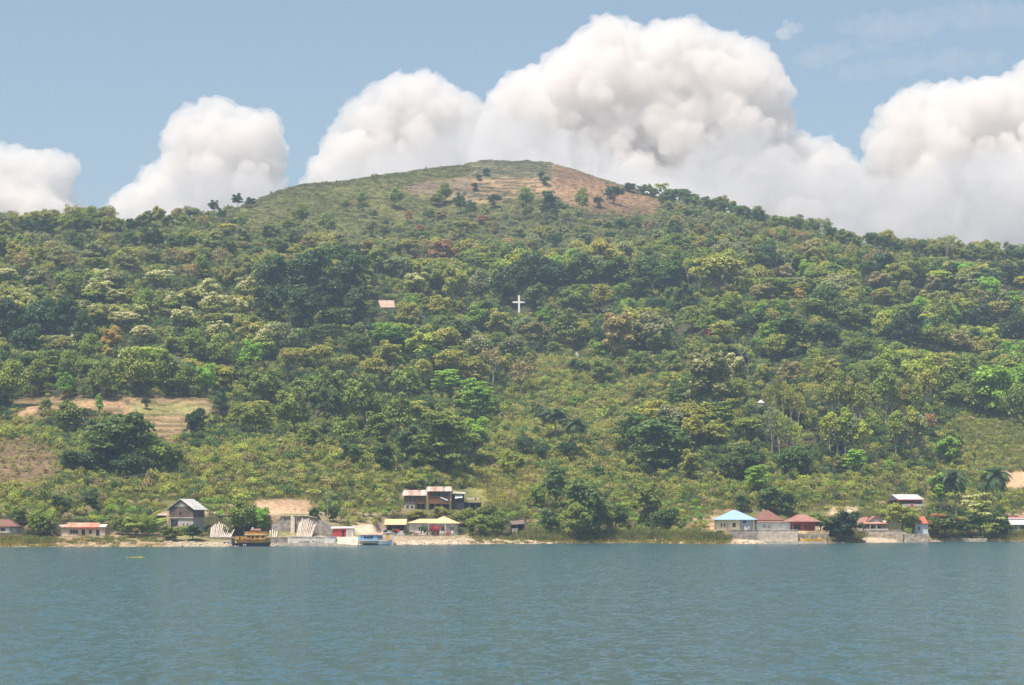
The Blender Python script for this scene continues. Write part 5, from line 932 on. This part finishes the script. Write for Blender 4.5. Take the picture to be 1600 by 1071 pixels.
b.part('gable', GREYP, lambda q: q.solid([(-12, 2, 14), (13, 2, 14), (0, 2, 23), (-12, 2.6, 14), (13, 2.6, 14), (0, 2.6, 23)], [(0, 1, 2), (3, 5, 4), (0, 3, 4, 1), (1, 4, 5, 2), (2, 5, 3, 0)])); b.part('roof', RROOF, lambda q: q.sheet((-14, 0, 12.8), (0, 0, 23.2), (0, 36, 23.2), (-14, 36, 12.8), .8).sheet((0, 0, 23.2), (14, 0, 12.8), (14, 36, 12.8), (0, 36, 23.2), .8).sheet((-28, 4, 12), (-14, 4, 14), (-8, 22, 22), (-24, 22, 21), .8))
b.part('verandah_roof', ORUST, lambda q: q.sheet((-20, -6, 11.6), (20, -6, 11.6), (18, 3, 14), (-18, 3, 14), .6)); b.part('side_roof', WROOF, lambda q: q.sheet((13, -3, 12), (24, -3, 11.2), (20, 14, 16), (13, 14, 16), .6))
for x in (-19, -9, 1, 10, 19): b.part('verandah_post', WHITE if x in (-9, 1) else WOOD, lambda q: q.box(x - .5, x + .5, -5, -4, 0, 11.8))
b.part('railing', GREYP, lambda q: q.box(-19, 19, -5.2, -4.9, 2, 4)); b.part('stair', CONC, lambda q: [q.box(-15 + i, -14 + i, -8, -5.5, 0, 5.5 - i * 1.1) for i in range(5)])
stone_wall('terrace_wall', 'buff coursed stone wall below the red roofed cottage', 1353, 1411, D - 2.0, .1, z + .1, STONE, 12, .5, STONE); stone_wall('terrace_wall', 'lower grey stone wall stepping down right of the buff terrace wall', 1411.3, 1451, D - 1.3, .1, P('lowred')[1], STONE, 7); stone_wall('shore_wall', 'low broken stone embankment under the mango tree and yellow boat', 1465, 1542, float(shore_d(1500)) + .4, -.2, .95, STONE, 8)
D, z = P('stilt'); b = Bld('stilt_house', 'grey plank house on stilts with a pale zinc roof', 'house', 1417, D, z + .0, group='timber houses on the slope')
b.body(-16, 24, 0, 24, 5, 16, WOOD, [(-8, -4, 9, 14), (5, 11, 7, 14), (15, 20, 9, 13)]); b.window(-8, -4, 9, 14, 0, WOOD, 0); b.window(15, 20, 9, 13, 0, WOOD, 0); b.part('doorway', DARK, lambda q: q.box(5, 11, .6, .8, 7, 14)); b.part('balcony_rail', GREYP, lambda q: q.box(-8, 24, -3, -2.6, 5.2, 9.2)); b.part('floor', WOOD, lambda q: q.box(-17, 25, -3.2, 24.5, 4, 5)); b.part('side_lean_to', WOOD, lambda q: q.box(-26, -16.2, 4, 20, 1, 15)); b.part('fascia', REDP, lambda q: q.box(-14, 26, -4.3, -3.9, 15, 16.2))
for x in (-16, -6, 4, 14, 24): b.part('stilt', WOOD, lambda q: q.box(x - .6, x + .6, -2.5, -1.3, -4, 4))
b.part('roof', WROOF, lambda q: q.sheet((-14, -4, 15.8), (26, -4, 15.8), (19, 18, 23.6), (-21, 18, 23.6), .7)); b.part('roof_lean', DARK, lambda q: q.sheet((-27, 2, 14), (-15, 0, 16), (-20, 18, 23), (-26, 18, 19), .5))
b = Bld('red_cloth', 'red cloth hung over the balcony rail of the grey stilt house', 'cloth', 1425, D - .65, z + 4 * D / F); b.part('cloth', REDC, lambda q: q.box(-2.1, 2.1, 0, .3, .2, 6.5)); b.part('fold', REDC, lambda q: q.box(-1.2, 1.6, -.25, -.05, 1.5, 5.5))
b = Bld('brick_shed', 'pink wash shed under the right end of the grey stilt house', 'shed', 1437, D - 3.2, z - 1.5); b.part('wall', TILE, lambda q: q.wall(-6, 5, 0, .6, -2, 8, [(-1, 2, 0, 7)])); b.part('side', TILE, lambda q: q.box(-6, -5.4, .7, 6, -2, 8)); b.part('roof', ZINC, lambda q: q.box(-7, 6, -.6, 7, 8.1, 8.7))
D, z = P('lowred'); b = Bld('shore_house', 'pale blue hut with a small bright red roof left of the mango tree', 'house', 1438, D + 3, z, group=G_H); b.body(-8, 12, 0, 18, 0, 17, LBLUE, [(-4, 0, 5, 11)]); b.window(-4, 0, 5, 11, 0, WHITE, 1); b.part('roof', mat('vermilion_sheet', (0.62, 0.13, 0.08), .6, .3, .2, .5), lambda q: q.sheet((-10, -3, 16.5), (12, -3, 15.5), (9, 16, 26.5), (-5, 16, 26.5), .7))
rowboat(1528.5, float(shore_d(1528)) + 2.4, 1.0, 18, YBOAT, 'bright yellow rowing boat lying on the stone embankment')
D, z = P('righthouse'); b = Bld('shore_house', 'long low house with two pale zinc roofs at the right picture edge', 'house', 1594, D + 1.5, z, group=G_H); b.body(-20, 40, 0, 30, 0, 8, GREYP, [(-14, -6, 1, 7), (2, 10, 1, 7), (18, 26, 1, 7)]); b.part('roof', WROOF, lambda q: q.hip(-28, 44, -1, 34, 9, 18, -16, 34)); b.part('verandah_roof', WROOF, lambda q: q.sheet((-18, -7, 6.4), (44, -7, 6.4), (44, -1.2, 9.2), (-18, -1.2, 9.2), .5)); b.part('ridge_cover', REDP, lambda q: q.sheet((-18, 8, 17.6), (34, 8, 17.6), (34, 12, 18.3), (-18, 12, 18.3), .6))
for x in (-16, -4, 8, 20): b.part('verandah_post', WHITE, lambda q: q.box(x - .4, x + .4, -6, -5.2, 0, 6.6))
b.window(-14, -6, 1, 7, 0, WHITE, 1); b.window(2, 10, 1, 7, 0, WHITE, 1)
# cross, forest roofs, tomb and walls up the slope
def at(u, row, lift=0): D = dist_at(u, row); return D, float(H((u - 800) / F * D, D)) + lift
D, z = at(811, 494); zc = CH + (HR - 490) * D / F
b = Bld('hillside_cross', 'large plain white cross standing in the forest below the summit', 'cross', 811, D, min(z, zc)); h0 = (zc - min(z, zc)) / b.k
CW = mat('fresh_white_paint', (0.82, 0.81, 0.78), 0.6, 0.3, 0.05, 0.5)
b.part('upright', CW, lambda q: q.box(-1.5, 1.5, -1, 1, 0, h0 + 28)); b.part('crossbar', CW, lambda q: q.box(-10, -1.51, -1, 1, h0 + 16.2, h0 + 18.8).box(1.51, 10, -1, 1, h0 + 16.2, h0 + 18.8)); b.part('plinth', CONC, lambda q: q.box(-4, 4, -3.5, 3.5, -2, 1.5))
D, z = at(604, 489); zc = CH + (HR - 484) * D / F; b = Bld('forest_house', 'house with pale tiled roof showing between the trees left of the cross', 'house', 604, D, zc - .5); b.body(-11, 11, 0, 14, -8, 5, BEIGE, [(-6, -2, -1, 3.5), (2, 6, -1, 3.5)]); b.window(-6, -2, -1, 3.5, 0); b.window(2, 6, -1, 3.5, 0); b.part('roof', TILE, lambda q: q.sheet((-9, -2, 4.6), (13, -2, 4.6), (11, 12, 16.5), (-14, 12, 16.5), .7))
D, z = at(1100, 528); zc = CH + (HR - 524) * D / F; b = Bld('forest_hut', 'tiny red hut with a low railing in the dark forest right of centre', 'hut', 1103, D, zc); b.part('wall', REDC, lambda q: q.wall(-1, 6, 0, .6, -4, 10, [(1, 3, -4, 5)])); b.part('side', REDC, lambda q: q.box(-1, -.4, .7, 8, -4, 10)); b.part('roof', WROOF, lambda q: q.sheet((-2, -1, 10), (7, -1, 10), (9, 8, 13), (1, 8, 13), .5)); b.part('railing', REDP, lambda q: [q.box(-20, -1.2, 0, .4, 2, 2.6)] + [q.box(-20 + 5 * i, -19.6 + 5 * i, 0, .4, -3, 3) for i in range(4)])
D, z = at(1190, 640); b = Bld('hillside_tomb', 'small white stepped tomb on the scrub slope right of centre', 'tomb', 1190, D, z); b.part('base', WHITE, lambda q: q.box(-7, 6, -3, 6, 0, 4)); b.part('body', GREYP, lambda q: q.box(-5, 3, 0, 5, 4.1, 10)); b.part('roof', WHITE, lambda q: q.hip(-6.5, 4.5, -1, 6, 10.1, 15, -2, 0)); b.part('step', WHITE, lambda q: q.box(3, 8, -6, -3.1, 0, 2))
D, z = at(1217, 606); b = Bld('terrace_house', 'pale pink wall with a little pillar half hidden in the trees', 'wall', 1217, D, z); b.part('wall', TILE, lambda q: q.wall(-10, 10, 0, 1, -1, 8, [(-6, -2, 1, 6)])); b.part('pillar', SLAB, lambda q: q.box(3, 6, -1, -.1, -1, 13)); b.part('roof', DRIED, lambda q: q.box(-11, 2, -.5, 8, 8.1, 9))
D, z = at(903, 560); b = Bld('white_marker', 'small white gravestone panel in the dark wood below the cross', 'gravestone', 903, D, z); b.part('slab', WHITE, lambda q: q.solid([(-3.5, 0, 2), (2.5, 0, 0), (2.5, 1, 0), (-3.5, 1, 2), (-3.5, 0, 11), (.5, 0, 8), (.5, 1, 8), (-3.5, 1, 11)], BOXF)); b.part('base', GREYP, lambda q: q.box(-4, 4, -.5, 2, -3, .9))
D, z = at(362, 796); b = Bld('small_hut', 'tiny hut roof of red sheet above the trees left of the ferry', 'hut', 362, D, z); b.part('roof', ORUST, lambda q: q.sheet((-7, -1, 4), (7, -1, 4), (6, 6, 7), (-6, 6, 7), .5)); b.part('wall', WOOD, lambda q: q.box(-5, 5, 0, 5, -2, 3.9))
b = Bld('fence_post', 'lone dark post on the grassy ridge left of the summit', 'post', 526, dist_at(526, 290), float(H((526 - 800) / F * dist_at(526, 290), dist_at(526, 290)))); b.part('stake', POLEW, lambda q: q.box(-.4, .4, -.4, .4, 0, 9)); b.part('flag', DARK, lambda q: q.box(-1.4, 1.4, -.2, .2, 5.5, 7.5))
# utility poles and wires
def upole(u, r0, r1, m, lab, arm=True):
    D = dist_at(u, r1); z = float(H((u - 800) / F * D, D)); b = Bld('utility_pole', lab, 'pole', u, D, z - .1, group='utility poles'); h = r1 - r0
    b.part('shaft', m, lambda q: cyl(q, 0, 0, -1, h, .65, .45, 8))
    if arm: b.part('crossarm', m, lambda q: q.box(-3, 3, -.75, -.45, h - 2, h - 1.4))
    return ((u - 800) / F * D, D - .1, z + (h - 1) * D / F)
def uwire(a, bb, lab, sag=1.2, w_=.06):
    q = MB(1); n = 14; pts = [(a[0] + (bb[0] - a[0]) * i / n, a[1] + (bb[1] - a[1]) * i / n, a[2] + (bb[2] - a[2]) * i / n - sag * 4 * (i / n) * (1 - i / n)) for i in range(n + 1)]
    for p, r_ in zip(pts, pts[1:]): q.bar(p, r_, w_)
    tag(q.build('overhead_wire', WIRE), lab, 'wire', 'overhead wires')
p1 = upole(235, 738, 772, POLEW, 'thin dark utility pole above the gabled house'); p0 = upole(98, 741, 768, POLEW, 'utility pole at the edge of the brown dry patch'); p2 = upole(762, 742, 776, POLEW, 'reddish utility pole in the yellow grass right of the timber houses'); p3 = upole(858, 733, 772, POLEW, 'utility pole half hidden in trees right of the yellow grass'); p4 = upole(1304, 757, 788, POLEW, 'dark utility pole on the scrub above the red hipped roof'); p5 = upole(512, 781, 827, POLE, 'slim pale lamp pole beside the red hut', False); p6 = upole(1395, 748, 775, POLEW, 'utility pole above the grey stilt house'); p7 = upole(500, 735, 775, POLEW, 'utility pole on the scrub above the retaining wall')
uwire(p0, p1, 'pale wire in front of the big dark tree, left'); uwire(p1, p7, 'wire over the scrub above the retaining wall', 2); uwire(p7, p2, 'wire running above the timber houses', 2.2); uwire(p2, p3, 'pale wire over the yellow grass right of the timber houses', .8); uwire(p4, p6, 'wire above the red gabled cottage', 1)
# floating weed on the lake
k = CH / (873 - HR); yw = CH * F / (873 - HR); xw = (210 - 800) / F * yw
o = empty('floating_weed', (xw, yw, 0.02), 0, 'small clump of yellow green weed floating on the lake, left', 'weed'); c = link_mesh('foliage', MODELS['bush_b'][0], o); c.scale = (.42, .5, .12); c.color = (.4, .42, .05, 1); c2 = link_mesh('foliage', MODELS['bush_d'][0], o, (.9, .4, 0)); c2.scale = (.3, .4, .18); c2.color = (.45, .42, .05, 1)
# ---------------------------------------------------------------- clouds, far behind the hill
CD = 9000.0
def poly_dist(px, py, poly):
    d = np.full(np.shape(px), 1e9)
    for i in range(len(poly)):
        a = np.array(poly[i], float); b = np.array(poly[(i + 1) % len(poly)], float); ab = b - a; L2 = max(1e-9, (ab ** 2).sum())
        t = np.clip(((px - a[0]) * ab[0] + (py - a[1]) * ab[1]) / L2, 0, 1); d = np.minimum(d, np.hypot(px - a[0] - t * ab[0], py - a[1] - t * ab[1]))
    return d
def ico(sub):
    bm = bmesh.new(); bmesh.ops.create_icosphere(bm, subdivisions=sub, radius=1); bm.verts.ensure_lookup_table()
    V = np.array([v.co[:] for v in bm.verts]); Fc = np.array([[v.index for v in f.verts] for f in bm.faces]); bm.free(); return V, Fc
ICO = ico(2)
def cloud(name, label, poly, seed, n, rmax, dist, mat_, depth=0.32, vox=4.8, rmin=11, kids=(12, 7), disp=11.0, kind='structure'):
    r = np.random.default_rng(seed); P = np.array(poly, float); lo, hi = P.min(0), P.max(0); k = dist / F; sph = []
    tries = 0
    step = rmax * 0.62      # solid heart first, then the knobbly rim
    for gx in np.arange(lo[0], hi[0], step):
        for gy in np.arange(lo[1], hi[1], step):
            q = np.array([gx, gy]) + r.uniform(-.25, .25, 2) * step
            if in_poly(q[0], q[1], poly):
                d = float(poly_dist(q[0], q[1], poly)); rad = min(d * 0.9, rmax * r.uniform(0.7, 1.05))
                if rad > 10: sph.append((q[0], q[1], r.normal() * (20 + d * 0.35) * depth, rad))
    n += len(sph)
    while len(sph) < n and tries < 60000:
        tries += 1; q = lo + (hi - lo) * r.random(2)
        if not in_poly(q[0], q[1], poly): continue
        d = float(poly_dist(q[0], q[1], poly)); 
        if d < rmin: continue
        
        if d > rmax * 0.7: continue
        rad = min(d * 0.97, rmax * r.uniform(0.45, 1)); off = r.normal() * (20 + d * 0.5) * depth
        sph.append((q[0], q[1], off, rad))
    A = list(sph)
    cur = sph
    for lev, nk in enumerate(kids):
        nx = []
        for s in cur:
            for _ in range(nk):
                d = r.normal(size=3); d /= np.linalg.norm(d)
                if d[1] < -0.3: d[1] = -d[1]
                rad = s[3] * r.uniform(0.25, 0.42); c = (s[0] + d[0] * s[3] * 0.9, s[1] - d[1] * s[3] * 0.9, s[2] + d[2] * s[3] * 0.9, rad); nx.append(c)
        A += nx; cur = nx
    A = np.array(A); V = []; 
    ctr = np.stack([(A[:, 0] - 800) * k, dist + A[:, 2] * k, CH + (HR - A[:, 1]) * k], 1); org = ctr.mean(0); ctr = ctr - org
    V = (ctr[:, None, :] + ICO[0][None] * (A[:, 3] * k)[:, None, None]).reshape(-1, 3)
    Fc = (ICO[1][None] + (np.arange(len(A)) * len(ICO[0]))[:, None, None]).reshape(-1, 3)
    me = np_mesh(name, V, Fc, [mat_], True); o = link_mesh(name, me, loc=tuple(org))
    m = o.modifiers.new('fuse', 'REMESH'); m.mode = 'VOXEL'; m.voxel_size = vox; m.use_smooth_shade = True
    sm = o.modifiers.new('soften', 'SMOOTH'); sm.factor = 0.5; sm.iterations = 2
    for sz, st in ((95, disp), (40, disp * 1.0), (16, disp * 0.85)):
        tx = bpy.data.textures.new('billow', 'CLOUDS'); tx.noise_scale = sz; tx.noise_depth = 2
        dm = o.modifiers.new('billow', 'DISPLACE'); dm.texture = tx; dm.strength = st * 2; dm.mid_level = 0.5; dm.texture_coords = 'LOCAL'
    m2 = o.modifiers.new('clean', 'REMESH'); m2.mode = 'VOXEL'; m2.voxel_size = vox; m2.use_smooth_shade = True; m2.adaptivity = 0.0
    print(name, len(A)); return tag(o, label, 'cloud', kind=kind)
def cloud_mat(name, dens, col=(1, 1, 1), g=0.3):
    m = bpy.data.materials.new(name); m.use_nodes = True; t = m.node_tree; t.nodes.clear(); o = t.nodes.new('ShaderNodeOutputMaterial')
    if VOL:
        v = t.nodes.new('ShaderNodeVolumeScatter'); v.inputs['Color'].default_value = (1, 1, 1, 1); v.inputs['Density'].default_value = dens; v.inputs['Anisotropy'].default_value = g
        ab = t.nodes.new('ShaderNodeVolumeAbsorption'); ab.inputs['Color'].default_value = (*col, 1); ab.inputs['Density'].default_value = dens; ad = t.nodes.new('ShaderNodeAddShader')
        t.links.new(v.outputs[0], ad.inputs[0]); t.links.new(ab.outputs[0], ad.inputs[1]); t.links.new(ad.outputs[0], o.inputs['Volume'])
    else:
        d = t.nodes.new('ShaderNodeBsdfDiffuse'); d.inputs[0].default_value = (*col, 1); tr = t.nodes.new('ShaderNodeBsdfTranslucent'); tr.inputs[0].default_value = (*col, 1)
        ms = t.nodes.new('ShaderNodeMixShader'); ms.inputs[0].default_value = 0.25; t.links.new(d.outputs[0], ms.inputs[1]); t.links.new(tr.outputs[0], ms.inputs[2]); t.links.new(ms.outputs[0], o.inputs[0])
    return m
VOL = True
CM = cloud_mat('cumulus', 0.015, (0.985, 0.964, 0.947))
C_MAIN = [(700, 470), (735, 235), (760, 150), (800, 112), (842, 98), (878, 76), (898, 46), (928, 24), (985, 28), (1000, 44), (1050, 34), (1092, 30), (1118, 52), (1160, 50), (1200, 74), (1228, 108), (1242, 160), (1246, 205), (1300, 220), (1345, 250), (1360, 470)]
C_LEFT = [(450, 470), (470, 262), (500, 236), (520, 186), (545, 150), (598, 124), (645, 108), (668, 112), (690, 128), (745, 150), (760, 175), (770, 230), (780, 470)]
C_GREY = [(440, 480), (470, 290), (530, 258), (600, 240), (660, 222), (715, 198), (760, 180), (800, 165), (845, 175), (880, 200), (950, 240), (1040, 275), (1150, 330), (1200, 480)]
C_L2 = [(130, 480), (150, 335), (200, 292), (238, 250), (258, 215), (262, 182), (300, 160), (345, 150), (372, 168), (400, 172), (436, 170), (440, 200), (452, 235), (450, 270), (470, 480)]
C_L3 = [(-160, 480), (-160, 250), (-60, 215), (0, 224), (50, 234), (88, 238), (118, 246), (150, 258), (154, 272), (112, 292), (128, 330), (145, 480)]
C_R = [(1330, 480), (1345, 215), (1362, 180), (1385, 160), (1425, 132), (1490, 128), (1545, 126), (1580, 112), (1612, 88), (1700, 60), (1850, 90), (1900, 480)]
cloud('cumulus_cloud', 'towering bright white cumulus above the right shoulder of the hill', C_MAIN, 21, 190, 42, CD, CM)
cloud('cumulus_cloud', 'bright cumulus heap rising left of the summit', C_LEFT, 2, 90, 34, CD + 300, CM)
cloud('cumulus_cloud', 'broad rounded cumulus over the left shoulder of the hill', C_L2, 3, 80, 38, CD, CM)
cloud('cumulus_cloud', 'low pale cloud bank at the left picture edge', C_L3, 4, 60, 40, CD, CM)
cloud('cumulus_cloud', 'large pale cumulus bank at the right picture edge', C_R, 5, 110, 44, CD + 200, CM)
CG = cloud_mat('shade_toned_cumulus', 0.0055, (0.94, 0.93, 0.933))  # the grey clouds' shade is put into this darker absorbing colour
cloud('shade_toned_cloud', 'dim grey cloud layer in front of the white towers, just above the summit', C_GREY, 6, 60, 60, CD - 1500, CG, disp=18)
P_W = [(1214, 70), (1220, 45), (1226, 33), (1240, 36), (1256, 34), (1256, 50), (1240, 62), (1226, 72)]
cloud('small_cloud', 'tiny detached puff of cloud high to the right of the main tower', P_W, 7, 10, 12, CD, cloud_mat('thin_cumulus', 0.008), vox=5.0, rmin=4, disp=16)
C_G2 = [(860, 480), (880, 300), (930, 262), (985, 285), (1040, 262), (1090, 225), (1140, 205), (1185, 200), (1225, 232), (1265, 250), (1310, 262), (1370, 280), (1440, 262), (1520, 235), (1600, 225), (1750, 240), (1800, 480)]  # outline raised to lay grey haze over the main tower's dark hollow
C_G3 = [(60, 480), (110, 370), (190, 335), (260, 285), (330, 262), (400, 270), (452, 300), (480, 480)]
cloud('shade_toned_cloud', 'flat dull violet grey cloud base low over the right ridge', C_G2, 8, 60, 50, CD - 1700, CG, disp=18)
cloud('shade_toned_cloud', 'soft dim cloud base low over the left shoulder of the hill', C_G3, 9, 40, 40, CD - 1400, CG, disp=18)
CI = cloud_mat('cirrus_veil', 0.0018)
for i, (lab, pl) in enumerate((('faint thin streak of high cloud near the top right corner', [(1280, 40), (1400, 12), (1560, 2), (1640, 6), (1640, 44), (1500, 52), (1350, 70)]), ('faint thin veil of high cloud above the right cumulus bank', [(1270, 112), (1380, 88), (1540, 74), (1600, 84), (1560, 112), (1420, 118), (1320, 134)]), ('faint veil trailing from the tiny puff of cloud', [(1230, 92), (1290, 66), (1420, 60), (1470, 74), (1340, 92), (1260, 108)]))):
    cloud('veil_cloud', lab, pl, 30 + i, 50, 16, CD + 900, CI, vox=9.0, rmin=3, disp=30, kids=(5,))
# ---------------------------------------------------------------- haze
hb = [(-1000, -60), (1000, -60), (1000, 2300), (-1000, 2300)]
me = bpy.data.meshes.new('haze'); me.from_pydata([(x, y, z) for z in (-6, 330) for x, y in hb], [], [(3, 2, 1, 0), (4, 5, 6, 7), (0, 1, 5, 4), (1, 2, 6, 5), (2, 3, 7, 6), (3, 0, 4, 7)])
hz = link_mesh('haze', me); tag(hz, kind='stuff'); hz['label'] = 'pale blue haze filling the air over the lake and hill'; hz['category'] = 'haze'
hm = bpy.data.materials.new('haze'); hm.use_nodes = True; t = hm.node_tree; t.nodes.clear(); o = t.nodes.new('ShaderNodeOutputMaterial'); v = t.nodes.new('ShaderNodeVolumePrincipled')
v.inputs['Color'].default_value = (0.60, 0.76, 0.98, 1); v.inputs['Density'].default_value = HAZE; v.inputs['Anisotropy'].default_value = 0.0
t.links.new(v.outputs[0], o.inputs['Volume']); me.materials.append(hm)
